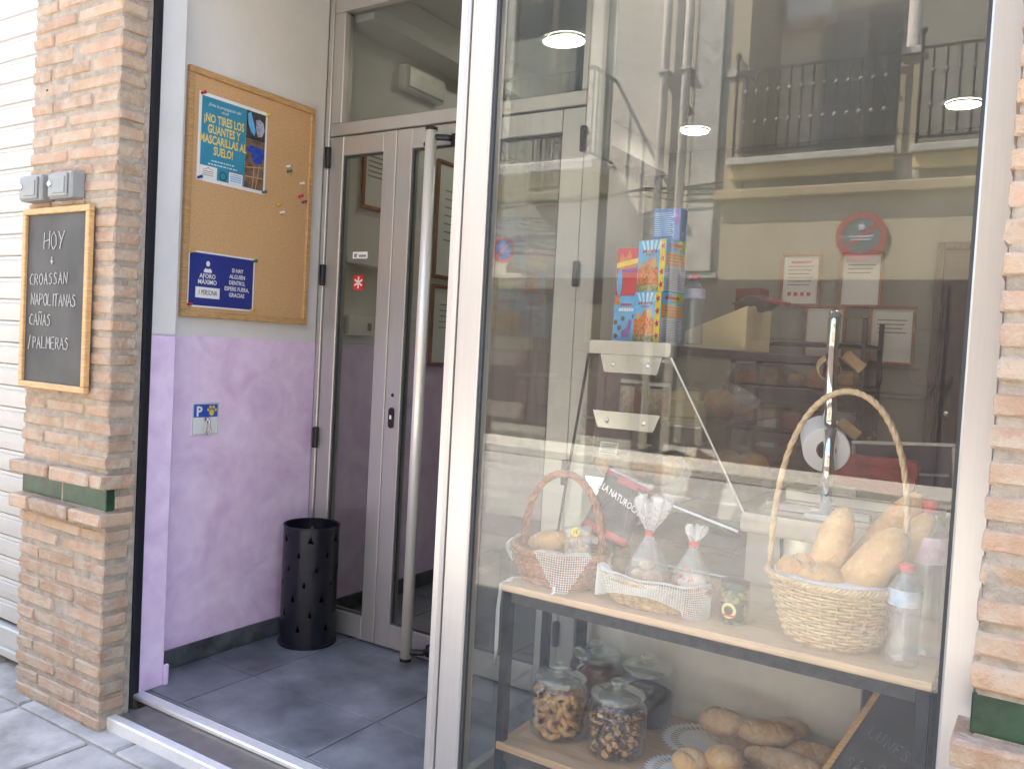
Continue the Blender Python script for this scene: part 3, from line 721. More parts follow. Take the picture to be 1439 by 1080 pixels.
def pin(y, z, col, label):
    mb = MB(); mb.smooth = True
    mb.tube([(-2.688, y, z), (-2.674, y+.002, z+.002)], .0034, 8, rs=[.0058, .0040]); mb.tube([(-2.674, y+.002, z+.002), (-2.668, y+.003, z+.003)], .006, 8)
    solo('push_pin', mb, M('pin_'+col, dict(red=(.6, .03, .03), yellow=(.75, .5, .05), blue=(.03, .06, .4), green=(.02, .15, .06), white=(.8, .8, .78), purple=(.25, .03, .2))[col], .3), label, 'push pin', (-2.68, y, z), 'push pins on the cork board')
for y, z, c, lb in ((.240, 2.128, 'red', 'red push pin at the teal poster top left corner'), (.543, 2.126, 'yellow', 'yellow push pin at the teal poster top right corner'),
    (.238, 1.822, 'blue', 'blue push pin at the teal poster bottom left corner'), (.538, 1.822, 'green', 'green push pin at the teal poster bottom right corner'),
    (.216, 1.548, 'yellow', 'yellow push pin at the blue notice top left corner'), (.506, 1.546, 'green', 'green push pin at the blue notice top right corner'),
    (.215, 1.355, 'red', 'red push pin at the blue notice bottom left corner'), (.505, 1.355, 'yellow', 'yellow push pin at the blue notice bottom right corner'),
    (.658, 1.949, 'white', 'topmost loose white push pin in the bare cork'), (.663, 1.930, 'green', 'loose green push pin just under the topmost white one'),
    (.735, 1.895, 'white', 'loose white push pin near the cork board right frame'), (.730, 1.841, 'red', 'loose red push pin near the cork board right frame'),
    (.751, 1.821, 'purple', 'loose purple push pin below the loose red one'), (.615, 1.786, 'yellow', 'loose yellow push pin low in the bare cork'), (.635, 1.758, 'white', 'lowest loose white push pin, below the loose yellow one')):
    pin(y, z, c, lb)

t = thing('dog_parking_sign', 'small square P and paw sign with a hook on the lilac wall', 'sign', (-2.699, .318, .930), rot=ROT_L)
part('plate', MB().box(-.063, .063, -.063, .063, .001, .004, .001), m_paper, t)
b = MB(); b.box(-.053, .053, .006, .055, .0042, .0048); part('blue_field', b, m_blue, t)
b = MB()
for x0, x1, y0, y1 in ((-.057, .057, .0575, .059), (-.057, .057, -.059, -.0575), (-.057, -.0555, -.057, .057), (.0555, .057, -.057, .057)): b.box(x0, x1, y0, y1, .0042, .0047)
part('border_line', b, m_grayink, t)
printed('letter', 'P', .052, m_paper, t, -.030, .011, .0052, bold=.03)
b = MB()
for px, py, q in ((.026, .023, .011), (.010, .034, .005), (.020, .044, .0055), (.034, .044, .0055), (.044, .033, .005)): poly(b, [(px+q*math.cos(i*PI/6), py+q*1.15*math.sin(i*PI/6)) for i in range(12)], .0052)
part('paw_print', b, m_byel, t)
b = MB(); b.smooth = True; b.lathe([(.010, .004), (.010, .010), (.006, .012), (.006, .02), (.0, .022)], .002, -.002, 16); part('anchor', b, m_chrome, t)
b = MB(); b.smooth = True
b.tube([(.000+.007*math.sin(q)*(1.4 if math.cos(q) < 0 else .75), -.030+.030*math.cos(q), .018+.004*math.sin(q)) for q in [2*PI*i/24 for i in range(24)]], .0018, 7, closed=True)
b.tube([(.006+.006*math.sin(q)*(1.4 if math.cos(q) < 0 else .75), -.032+.028*math.cos(q), .022-.003*math.sin(q)) for q in [2*PI*i/24 for i in range(24)]], .0016, 7, closed=True)
part('carabiner', b, m_chrome, t)

# umbrella bin with drop-shaped cut-outs, real holes in a thin wall
def bin_wall(cx, cy, r, z0, z1):
    mb = MB(); n = 64
    def ring(rr_, z): return [(cx+rr_*math.cos(2*PI*j/n), cy+rr_*math.sin(2*PI*j/n), z) for j in range(n)]
    vs = ring(r, z0)+ring(r, z1)+ring(r-.002, z1)+ring(r-.002, z0); fs = []
    for a, b in ((0, 1), (1, 2), (2, 3), (3, 0)):
        for j in range(n): fs.append((a*n+j, a*n+(j+1) % n, b*n+(j+1) % n, b*n+j))
    mb.add(vs, fs); return mb
bc = (-2.540, .742); br = .113
t = thing('umbrella_bin', 'black cylindrical umbrella bin with drop cut-outs beside the door', 'bin', (bc[0], bc[1], 0))
wl = part('wall', bin_wall(bc[0], bc[1], br, .012, .49), m_black_metal, t)
cut = MB()
for zi, z in enumerate((.445, .385, .325, .265, .205, .145, .085)):
    for k in range(6):
        a = 2*PI*(k+(zi % 2)*.5)/6+.25+.12*zi
        c, s_ = math.cos(a), math.sin(a); w = .0095 if zi else .014; hh = .028
        if zi % 2 == 0: pts = [(-w, -hh*.45), (w, -hh*.45), (0, hh*.6)]
        else: pts = [(-w*.7, -hh*.3), (-w*.45, -hh*.5), (w*.45, -hh*.5), (w*.7, -hh*.3), (w*.5, 0), (0, hh*.6), (-w*.5, 0)]
        n = len(pts); vs = []
        for rad in (br-.02, br+.02):
            for u, v in pts: vs.append((c*rad-s_*u, s_*rad+c*u, z+v))
        cut.add(vs, [tuple(range(n-1, -1, -1)), tuple(range(n, 2*n))]+[(i, (i+1) % n, n+(i+1) % n, n+i) for i in range(n)])
cm = bpy.data.objects.new('cutter', cut.mesh('cutter', m_black_metal)); COL.objects.link(cm); cm.location = (bc[0], bc[1], 0)
md = wl.modifiers.new('holes', 'BOOLEAN'); md.operation = 'DIFFERENCE'; md.object = cm; md.solver = 'EXACT'
bpy.context.view_layer.update()
nm = bpy.data.meshes.new_from_object(wl.evaluated_get(bpy.context.evaluated_depsgraph_get()))
wl.modifiers.clear()
if len(nm.polygons) > 100: wl.data = nm
for p in wl.data.polygons: p.use_smooth = False
bpy.data.objects.remove(cm)
b = MB(); b.smooth = True; b.tube([(bc[0]+br*math.cos(2*PI*i/48), bc[1]+br*math.sin(2*PI*i/48), .49) for i in range(48)], .0035, 8, closed=True); part('rim', b, m_black_metal, t)
b = MB(); b.lathe([(br+.006, .001), (br+.006, .010), (br-.004, .014), (0, .014)], bc[0], bc[1], 48); part('base', b, m_black_metal, t)

# ================================================================== shelf unit behind the window
ZS, ZL = .634, .210
t = thing('shelf_unit', 'display shelf unit with beech boards and black steel legs behind the window', 'shelf', (-.68, .34, 0))
part('top_board', MB().box(-1.195, -.163, .115, .585, ZS-.019, ZS, .0015), m_beech, t)
part('lower_board', MB().box(-1.185, -.163, .115, .585, ZL-.019, ZL, .0015), m_beech, t)
for x in (-1.180, -.178):
    for y in (.135, .57): part('leg', MB().box(x-.0125, x+.0125, y-.0125, y+.0125, .0, ZS-.02 if True else 0, .001), m_black_metal, t)
    part('brace', MB().box(x-.011, x+.011, .335, .357, .0, ZS-.021, .001), m_black_metal, t)
for z in (ZS-.0195, ZL-.0195):
    part('front_rail', MB().box(-1.167, -.191, .124, .146, z-.030, z, .001), M('dark_steel_rail', (.075, .072, .07), .5, .4, var=.2, scale=40), t)
    part('back_rail', MB().box(-1.167, -.191, .559, .581, z-.030, z, .001), m_black_metal, t)
c = MB(); c.smooth = True
c.tube([(-1.165, .20, ZS+.004), (-1.19, .16, ZS+.006), (-1.212, .14, ZS-.01), (-1.216, .135, ZS-.08), (-1.212, .13, ZS-.17), (-1.206, .125, ZS-.22), (-1.203, .125, ZS-.17), (-1.206, .128, ZS-.07), (-1.202, .13, ZS-.005), (-1.18, .15, ZS+.004)], .0030, 8)
solo('white_cable', c, m_white, 'thin white cord hanging in a loop over the top shelf left end', 'cord', (-1.2, .14, ZS))

# ------------------------------------------------------------------ baskets
def weave(mb, cx, cy, prof, n_st, rows, r, ecc=1., wob=.004, seg=4):
    """rows of strands going in and out round upright stakes; prof(u) -> (a, z)"""
    mb.smooth = True; N = n_st*seg
    for k in range(rows):
        u = (k+.5)/rows; a, z = prof(u)
        mb.tube([(cx+(a+wob*math.cos(PI*n_st*j/N+PI*k))*math.cos(2*PI*j/N), cy+ecc*(a+wob*math.cos(PI*n_st*j/N+PI*k))*math.sin(2*PI*j/N), z+random.uniform(-.0006, .0006)) for j in range(N)], r, 5, closed=True)
    for j in range(n_st):
        w = 2*PI*(j+.0)/n_st; pts = []
        for i in range(7):
            a, z = prof(i/6); pts.append((cx+a*math.cos(w), cy+ecc*a*math.sin(w), z))
        mb.tube(pts, r*.8, 5)
    return mb
def braid_ring(mb, cx, cy, a, z, ecc, r, turns, amp):
    mb.smooth = True
    for ph in (0, 2*PI/3, 4*PI/3):
        N = turns*6
        mb.tube([(cx+(a+amp*math.cos(turns*q+ph))*math.cos(q), cy+ecc*(a+amp*math.cos(turns*q+ph))*math.sin(q), z+amp*math.sin(turns*q+ph)) for q in [2*PI*j/N for j in range(N)]], r, 5, closed=True)
def rope(mb, path, r, amp, turns, strands=3, n=6):
    """twisted rope along a path function u -> point"""
    mb.smooth = True; K = max(24, turns*6)
    for s_ in range(strands):
        ph = 2*PI*s_/strands; pts = []
        for i in range(K+1):
            u = i/K; p = Vector(path(u)); d = (Vector(path(min(1, u+.01)))-Vector(path(max(0, u-.01)))).normalized()
            a = d.cross(Vector((0, 1, 0))).normalized(); b = d.cross(a)
            pts.append(p+a*amp*math.cos(turns*2*PI*u+ph)+b*amp*math.sin(turns*2*PI*u+ph))
        mb.tube(pts, r, n)
B1 = (-1.088, .232)
t = thing('wicker_basket', 'reddish brown oval wicker basket with arched handle on the top shelf', 'basket', (B1[0], B1[1], ZS))
b = weave(MB(), B1[0], B1[1], lambda u: (.105+.030*u, ZS+.006+.082*u), 22, 12, .0040, .72, .0035); part('woven_wall', b, m_wick_b, t)
b = MB(); b.lathe([(.104, ZS+.001), (.106, ZS+.008), (0, ZS+.008)], B1[0], B1[1], 32, 1, .72); part('base', b, m_wick_b, t)
b = MB(); braid_ring(b, B1[0], B1[1], .137, ZS+.092, .72, .0042, 26, .004); part('rim', b, m_wick_b, t)
b = MB(); rope(b, lambda u: (B1[0]+.006-.118*math.cos(PI*u), B1[1], ZS+.07+.225*math.sin(PI*u)**.75), .0058, .0052, 7); part('handle', b, m_wick_b, t)
def lace(name, label, cell, fn, nu, nv, loc, keep=None, thick=.0017):
    """crocheted cloth: an open net of yarn following fn(u, v) -> point"""
    bm = bmesh.new(); g = {}
    for i in range(nu+1):
        for j in range(nv+1):
            u, v = i/nu, j/nv
            if keep and not keep(u, v): continue
            p = Vector(fn(u, v))-Vector(loc); g[i, j] = bm.verts.new(p)
    for i in range(nu):
        for j in range(nv):
            q = [(i, j), (i+1, j), (i+1, j+1), (i, j+1)]
            if all(k in g for k in q): bm.faces.new([g[k] for k in q])
    me = bpy.data.meshes.new(name); bm.to_mesh(me); bm.free(); me.materials.append(m_lace)
    o = link(name, me, None, loc); tag(o, label, 'cloth')
    md = o.modifiers.new('net', 'WIREFRAME'); md.thickness = thick; md.use_even_offset = False; md.use_boundary = True; md.use_replace = True
    bpy.context.view_layer.update()
    nm = bpy.data.meshes.new_from_object(o.evaluated_get(bpy.context.evaluated_depsgraph_get())); o.modifiers.clear(); o.data = nm
    return o
# triangular cloth hanging over the basket front, and a small one over its left end
def tri(u, v):
    a = -PI/2+.47+(u-.5)*1.15
    r_ = .143; x, y = B1[0]+r_*math.cos(a), B1[1]+.72*r_*math.sin(a)
    drop = max(0, v-.1)*.130; tuck = max(0, .1-v)*.30
    return (x-math.cos(a)*tuck, y-.004-.010*v+tuck*.9, ZS+.100-drop+.0015*math.sin(u*9))
lace('crochet_cloth', 'white crochet triangle draped over the front of the brown wicker basket', .004, tri, 24, 22, (B1[0]+.05, B1[1]-.1, ZS+.09), keep=lambda u, v: abs(u-.5) <= .5*(1-max(0, v-.1)/.9)+.03)
c = MB(); c.tube([(B1[0]+.057, B1[1]-.121, ZS+.002+.022*(1-i/6)) if i < 5 else (B1[0]+.052, B1[1]-.125, ZS+.004) for i in range(7)], .0022, 6); solo('yarn_tail', c, m_lace, 'short white yarn tail hanging below the crochet triangle', 'yarn', (B1[0]+.057, B1[1]-.12, ZS+.01))
def lap(u, v):
    a = PI+.15+(u-.5)*.75; r_ = .139+.012*math.sin(PI*v); x, y = B1[0]+r_*math.cos(a), B1[1]+.72*r_*math.sin(a)
    return (x-.006*math.sin(PI*v), y, ZS+.104-.05*v*(1-.25*math.cos(u*6))+.003*math.sin(9*u))
lace('crochet_cloth', 'small white crochet corner hanging over the left end of the brown wicker basket', .004, lap, 14, 9, (B1[0]-.13, B1[1], ZS+.09))
# things in the brown basket
def pillow_bag(w, h, d, n=14, m=18, crimp=True):
    """flat bag, puffed in the middle, sealed flat at top and bottom; two sides"""
    fr, bk_ = [], []
    for i in range(n+1):
        for j in range(m+1):
            u, v = i/n*2-1, j/m*2-1
            puff = d*max(0, (1-abs(u)**2.6))**.6*max(0, (1-abs(v)**6))**.8
            cr = .0025*math.sin(17*u+3*v)*math.cos(11*v)*(1 if abs(v) < .95 else .2)
            x = u*w/2*(1-.05*math.cos(PI*v/2)); fr.append((x, v*h/2, puff/2+cr)); bk_.append((x, v*h/2, -puff/2+cr))
    return fr, bk_, n, m
def bag_mesh(w, h, d, bands, mats, name, parent, mat4):
    fr, bk_, n, m = pillow_bag(w, h, d); mb = MB(); mb.smooth = True
    for side, P in ((0, fr), (1, bk_)):
        for i in range(n):
            for j in range(m):
                q = [P[i*(m+1)+j], P[(i+1)*(m+1)+j], P[(i+1)*(m+1)+j+1], P[i*(m+1)+j+1]]
                mb.cur = bands((i+.5)/n*2-1, (j+.5)/m*2-1, side)
                mb.add([mat4 @ Vector(p) for p in q], [(0, 1, 2, 3)])
    return part(name, mb, mats, parent)
m_bagblk = M('bag_black_foil', (.025, .027, .04), .28, .3, var=.3, scale=20, bump=.5, bscale=30)
m_bagred = M('bag_red_foil', (.38, .03, .04), .3, .2, var=.2, scale=20, bump=.5, bscale=30)
m_bagsil = M('bag_silver_foil', (.70, .70, .70), .22, .8, var=.1, bump=.6, bscale=40)
MT = Matrix.Translation(Vector((-.945, .275, .850))) @ Matrix.Rotation(math.radians(10), 4, 'Z') @ Matrix.Rotation(math.radians(20), 4, 'Y') @ Matrix.Rotation(math.radians(78), 4, 'X')
t = thing('snack_bag', 'black and red foil snack bag leaning in the brown wicker basket', 'snack bag', (-.95, .26, .78))
def bands(u, v, side):
    if v > .88: return 2
    if v > .72-.06*math.cos(u*4) or -.90 < v < -.62: return 1
    return 0
bag_mesh(.138, .186, .040, bands, [m_bagblk, m_bagred, m_bagsil], 'foil', t, MT)
nt_ = text_mb('LA NATUROCA', .0245, 0, .018, .0240, sx=.74, bold=.015)
mm = MB(); mm.add([MT @ Vector((v[0]*.92, v[1]-v[0]*.16, v[2]-abs(v[0])*.10)) for v in nt_.v], nt_.f); part('lettering', mm, m_paper, t)
for s_ in ((-.048, -.016, -.040, .0205), (.048, -.032, .040, .0205)):
    mm = MB(); mm.tube([MT @ Vector((s_[0]*.6, .012, .020)), MT @ Vector((s_[2]*1.05, -.040, .0185))], .0009, 4); part('side_line', mm, m_bagsil, t)
def nutbag(cx, cy, cz, mat4, w, h, name, label, nut, num=70):
    t = thing(name, label, 'snack bag', (cx, cy, cz))
    fr, bk_, n, m = pillow_bag(w, h, .03); mb = MB(); mb.smooth = True
    for P in (fr, bk_):
        for i in range(n):
            for j in range(m): mb.add([mat4 @ Vector(P[a]) for a in (i*(m+1)+j, (i+1)*(m+1)+j, (i+1)*(m+1)+j+1, i*(m+1)+j+1)], [(0, 1, 2, 3)])
    part('film', mb, m_cello, t)
    nb = MB(); nb.smooth = True; q = random.Random(9)
    for k in range(num):
        p = Vector((q.uniform(-.40, .40)*w, q.uniform(-.44, .25)*h, q.uniform(-.008, .009)))
        nb.ball(mat4 @ p, q.uniform(.0042, .006), 7, 5, (1, .8, 1))
    o = part('nuts', nb, nut, t); o['kind'] = 'stuff'; return t
M2 = Matrix.Translation(Vector((-1.020, .205, .752))) @ Matrix.Rotation(math.radians(-14), 4, 'Y') @ Matrix.Rotation(math.radians(72), 4, 'X')
t = nutbag(-1.02, .205, .73, M2, .085, .10, 'nut_bag', 'clear bag of fried corn with round yellow price tag in the brown basket', M('fried_corn', (.66, .36, .10), .5, var=.3, scale=50))
tg = MB(); tg.add([M2 @ Vector((.004+.0125*math.cos(2*PI*i/20), .030+.0125*math.sin(2*PI*i/20), .0185)) for i in range(20)], [tuple(range(20))]); pt = part('price_tag', tg, m_byel, t)
tt = text_mb('1€', .017, .004, .0245, .0193, shear=.2); mm = MB(); mm.add([M2 @ Vector(v) for v in tt.v], tt.f); part('price_mark', mm, m_ink, pt)
def loaf_mb(L, r, mb=None, mat=Matrix.Identity(4), flat=.85, slash=3, bend=0., seed=1, taper=.55, n=24, k=52, groove=.10, pw=2.6):
    """bread: rounded body of revolution with diagonal slashes and an uneven skin"""
    mb = mb or MB(); mb.smooth = True; q = random.Random(seed); ph = [q.uniform(0, 6) for _ in range(6)]; vs, fs = [], []; gv = []
    for i in range(k+1):
        u = i/k*2-1; R = r*(max(0., 1-abs(u)**pw))**taper*(1-.10*u*u)
        for j in range(n):
            w = 2*PI*j/n; top = max(0, math.sin(w))
            lump = 1+.022*math.sin(3*u+ph[0]+w)+.018*math.sin(7*u+ph[1])*math.cos(2*w+ph[2])+.015*math.sin(19*u+ph[3]+3*w)
            g = 0.
            if slash: g = groove*top**2*max(0, math.cos((u*slash*PI)+math.cos(w)*1.4+ph[4]))**9
            gv.append(g); vs.append(mat @ Vector((u*L/2, R*(lump-g)*math.cos(w), R*flat*(lump-g)*math.sin(w)+bend*(1-u*u))))
    for i in range(k):
        for j in range(n): fs.append((i*n+j, i*n+(j+1) % n, (i+1)*n+(j+1) % n, (i+1)*n+j))
    o0 = len(mb.m); mb.add(vs, fs)
    for q_, f in enumerate(fs):
        if slash and sum(gv[i] for i in f)/4 > groove*.42: mb.m[o0+q_] = 1
    return mb
def place(x, y, z, rz=0, ry=0, rx=0):
    return Matrix.Translation(Vector((x, y, z))) @ Matrix.Rotation(math.radians(rz), 4, 'Z') @ Matrix.Rotation(math.radians(ry), 4, 'Y') @ Matrix.Rotation(math.radians(rx), 4, 'X')
solo('bread_roll', loaf_mb(.13, .036, mat=place(-1.118, .235, .738, 15, -8), slash=2, seed=5), [m_bread, m_crumb], 'bread roll lying in the brown wicker basket beside its handle', 'bread', (-1.118, .235, .72))
fb = thing('brown_jar', 'small dark brown jar between the two front baskets', 'jar', (-.94, .30, ZS))
b = MB(); b.smooth = True; b.lathe([(.0, 0), (.024, .002), (.027, .010), (.027, .085), (.022, .096)], -.925, .275, 20, z0=ZS); part('body', b, m_choc, fb)
b = MB(); b.smooth = True; b.lathe([(.023, .096), (.024, .098), (.024, .118), (.0, .124)], -.925, .275, 20, z0=ZS); part('lid', b, m_choc, fb)

# low oval straw basket with lace cloth, two tied bags in it
B2 = (-.806, .222)
t = thing('straw_basket', 'low oval straw basket with white crochet cloth in the middle of the top shelf', 'basket', (B2[0], B2[1], ZS))
b = weave(MB(), B2[0], B2[1], lambda u: (.118+.026*u, ZS+.005+.058*u), 30, 12, .0030, .62, .0022); part('woven_wall', b, m_wick_s, t)
b = MB(); b.lathe([(.117, ZS+.001), (.119, ZS+.007), (0, ZS+.007)], B2[0], B2[1], 32, 1, .62); part('base', b, m_wick_s, t)
b = MB(); braid_ring(b, B2[0], B2[1], .145, ZS+.064, .62, .0032, 34, .003); part('rim', b, m_wick_s, t)
def drape(u, v):
    a = -PI*1.02+u*PI*1.04
    r_ = .150+.005*math.sin(11*u); x, y = B2[0]+r_*math.cos(a), B2[1]+.62*r_*math.sin(a)
    dr = .028+.060*(abs(2*u-1.0))**1.3
    if u > .72: dr += .012
    k = max(0, v-.22)/.78; tuck = max(0, .22-v)/.22
    return (x*(1-.0)-math.cos(a)*.035*tuck, y-math.sin(a)*.030*tuck-.006*k, ZS+.074-dr*k+.010*math.sin(PI*min(1, v/.3))-.02*tuck+.0025*math.sin(u*23))
lace('crochet_cloth', 'wide white crochet cloth draped over the front of the low straw basket', .004, drape, 74, 17, (B2[0], B2[1]-.08, ZS+.07))
def tied_bag(name, label, cx, cy, z0, r0, zt, ztop, fill, mat_fill, prnt=None):
    t = thing(name, label, 'bag', (cx, cy, z0)); n = 40
    H = zt-z0; prof = [(r0*.75, 0), (r0, .12), (r0*1.02, .30), (r0*.86, .50), (r0*.55, .72), (r0*.25, .9), (.007, 1.0)]
    mb = MB(); mb.smooth = True; vs, fs = [], []
    for i, (r, zz) in enumerate(prof):
        for j in range(n):
            w = 2*PI*j/n; f = 1+(.05+.20*(i/6)**2)*math.sin(11*w+i*.3)*(.6+.4*math.sin(5*w))
            vs.append((cx+r*f*math.cos(w), cy+r*f*.8*math.sin(w), z0+zz*H))
    for i in range(len(prof)-1):
        for j in range(n): fs.append((i*n+j, i*n+(j+1) % n, (i+1)*n+(j+1) % n, (i+1)*n+j))
    mb.add(vs, fs); part('film', mb, m_cello, t)
    mb = MB(); mb.smooth = True; vs, fs = [], []; Ht = ztop-zt
    for i in range(7):
        u = i/6; r = .007+.030*math.sin(u*1.75)**1.1*(Ht/.085)
        for j in range(n):
            w = 2*PI*j/n; f = 1+.42*u**.6*math.sin(7*w+1.3*u)+.12*math.sin(15*w)
            vs.append((cx+.004*u+r*f*math.cos(w), cy+r*f*.7*math.sin(w), zt+Ht*u*(1+.12*math.sin(5*w))))
    for i in range(6):
        for j in range(n): fs.append((i*n+j, i*n+(j+1) % n, (i+1)*n+(j+1) % n, (i+1)*n+j))
    mb.add(vs, fs); part('frill', mb, m_cellof, t)
    mb = MB(); mb.smooth = True
    for dz in (-.004, 0, .004): mb.tube([(cx+.0095*math.cos(2*PI*j/14), cy+.0085*math.sin(2*PI*j/14), zt+dz) for j in range(14)], .003, 6, closed=True)
    part('red_tie', mb, m_cap, t)
    for k, (dx, dy, dz, L, r, rz) in enumerate(fill):
        part('biscuit', loaf_mb(L, r, mat=place(cx+dx, cy+dy, z0+dz, rz, 0), slash=2, seed=k+3), [mat_fill, m_crumb], t)
    return t
tied_bag('tied_bag', 'clear bag of brown pastries tied with red, standing tall in the straw basket', -.825, .215, .662, .056, .812, .902,
         [(-.022, .0, .040, .05, .022, 80), (.020, -.012, .042, .055, .024, 60), (.0, .022, .04, .055, .02, 10), (0, -.005, .07, .04, .016, 30)], m_loaf)
t = tied_bag('tied_bag', 'clear bag with red print tied low, right end of the straw basket', -.708, .212, .668, .048, .806, .850,
         [(-.010, .0, .035, .05, .026, 20), (.012, .004, .045, .05, .024, 100)], M('pale_sweet', (.72, .58, .50), .6, var=.1))
b = MB()
for i in range(9):
    for j in range(3):
        if random.random() < .75:
            a = -PI/2-.75+i*.17; z = .706+j*.020+.003*math.sin(i)
            rr_ = .0500*(1-.22*j)
            b.tube([(-.708+rr_*1.06*math.cos(a+q*.055), .212+rr_*.86*math.sin(a+q*.055), z+.005*math.sin(q*2.2+i)) for q in range(4)], .0012, 4)
part('red_print', b, m_red, t)

# jar of olives
def lathe_part(name, prof, cx, cy, z0, mat, parent, n=32, **k):
    mb = MB(); mb.smooth = True; mb.lathe(prof, cx, cy, n, z0=z0, **k); return part(name, mb, mat, parent)
OX, OY = -.603, .222
t = thing('olive_jar', 'glass jar of olives with dark lid and yellow label beside the tall basket', 'jar', (OX, OY, ZS))
lathe_part('glass', [(.0, .001), (.031, .001), (.035, .006), (.036, .05), (.036, .075), (.031, .086)], OX, OY, ZS, m_jar, t)
lathe_part('lid', [(.0325, .083), (.034, .085), (.034, .098), (.031, .101), (0, .101)], OX, OY, ZS, m_dlid, t)
b = MB(); b.smooth = True; q = random.Random(4)
for k in range(95):
    r, a = .027*math.sqrt(q.random()), q.uniform(0, 2*PI); b.ball((OX+r*math.cos(a), OY+r*math.sin(a), ZS+.009+q.random()*.064), .0078, 8, 6, (1, 1, 1.15))
o = part('olives', b, m_olive, t); o['kind'] = 'stuff'
def band(cx, cy, r, z0, z1, a0, a1, n=18):
    mb = MB(); mb.smooth = True
    for i in range(n):
        a, b_ = a0+(a1-a0)*i/n, a0+(a1-a0)*(i+1)/n
        mb.quad((cx+r*math.cos(a), cy+r*math.sin(a), z0), (cx+r*math.cos(b_), cy+r*math.sin(b_), z0), (cx+r*math.cos(b_), cy+r*math.sin(b_), z1), (cx+r*math.cos(a), cy+r*math.sin(a), z1))
    return mb
LB = part('label', band(OX, OY, .0364, ZS+.014, ZS+.052, -2.3, -.6), M('label_dark', (.03, .035, .03), .5), t)
b = MB()
for i in range(24):      # round yellow emblem wrapped on the glass
    w0, w1 = PI*2*i/24, PI*2*(i+1)/24
    P = lambda q, w: (OX+.0368*math.cos(-1.62+q*math.cos(w)/.0368), OY+.0368*math.sin(-1.62+q*math.cos(w)/.0368), ZS+.036+q*math.sin(w))
    b.add([P(.011, w0), P(.011, w1), P(.0185, w1), P(.0185, w0)], [(0, 1, 2, 3)])
part('emblem', b, M('label_yellow', (.80, .68, .28), .5), LB)
part('red_band', band(OX, OY, .0371, ZS+.022, ZS+.027, -2.1, -1.15, 10), m_red, LB)

# tall cream basket with breads
B3 = (-.388, .242)
t = thing('cream_basket', 'tall cream wicker basket with high hoop handle full of baguettes', 'basket', (B3[0], B3[1], ZS))
b = weave(MB(), B3[0], B3[1], lambda u: (.094+.044*u**.9, ZS+.006+.135*u), 24, 17, .0037, .88, .0040); part('woven_wall', b, m_wick_c, t)
b = MB(); b.lathe([(.093, ZS+.001), (.096, ZS+.008), (0, ZS+.008)], B3[0], B3[1], 32, 1, .88); part('base', b, m_wick_c, t)
b = MB(); braid_ring(b, B3[0], B3[1], .143, ZS+.146, .88, .0042, 28, .0045); part('rim', b, m_wick_c, t)
def hoop(u):
    a = PI*u; x = B3[0]-.142*math.cos(a)*(1+.14*math.sin(a)); return (x+.006*math.sin(a), B3[1]+.01*math.sin(a), ZS+.12+.445*math.sin(a)**.82)
b = MB(); rope(b, hoop, .0048, .0030, 12, 3); part('handle', b, m_wick_c, t)
b = MB(); b.smooth = True; b.lathe([(.122, .118), (.128, .14), (.131, .152), (.128, .153)], B3[0], B3[1], 36, 1, .88, z0=ZS); part('paper_lining', b, M('lining_paper', (.70, .70, .72), .8, bump=.5, bscale=30), t)
def bread(name, label, mb, mat, loc): return solo(name, mb, [mat, m_crumb], label, 'bread', loc)
BG = dict(taper=.5, groove=.17, pw=4.5, flat=.92)
bread('round_bread', 'round golden split roll at the front left of the tall cream basket', loaf_mb(.105, .054, mat=place(-.458, .215, .778, 25, -14), slash=1, groove=.34, seed=12, flat=.9), m_bread, (-.45, .2, .74))
bread('round_bread', 'second golden roll at the front rim of the tall cream basket', loaf_mb(.115, .050, mat=place(-.405, .192, .776, -15, 6), slash=1, groove=.32, seed=13, flat=.9), m_bread, (-.40, .17, .74))
bread('baguette', 'short baguette leaning left out of the tall cream basket', loaf_mb(.31, .042, mat=place(-.412, .245, .792, 0, -74, 200), seed=21, slash=1.7, **BG), m_bread_p, (-.41, .24, .69))
bread('baguette', 'tallest baguette at the back of the tall cream basket, under the hoop', loaf_mb(.40, .042, mat=place(-.335, .300, .812, 8, -58, 200), seed=22, slash=2.2, **BG), m_bread, (-.33, .3, .66))
bread('baguette', 'thick pale baguette at the front right of the tall cream basket', loaf_mb(.30, .047, mat=place(-.330, .218, .786, 0, -57, 215), seed=23, slash=1.6, **BG), m_bread_p, (-.34, .21, .68))
bread('baguette', 'baguette end behind the hoop at the right of the tall cream basket', loaf_mb(.33, .038, mat=place(-.290, .275, .806, 12, -57, 200), seed=24, slash=1.9, **BG), m_bread_p, (-.3, .27, .66))

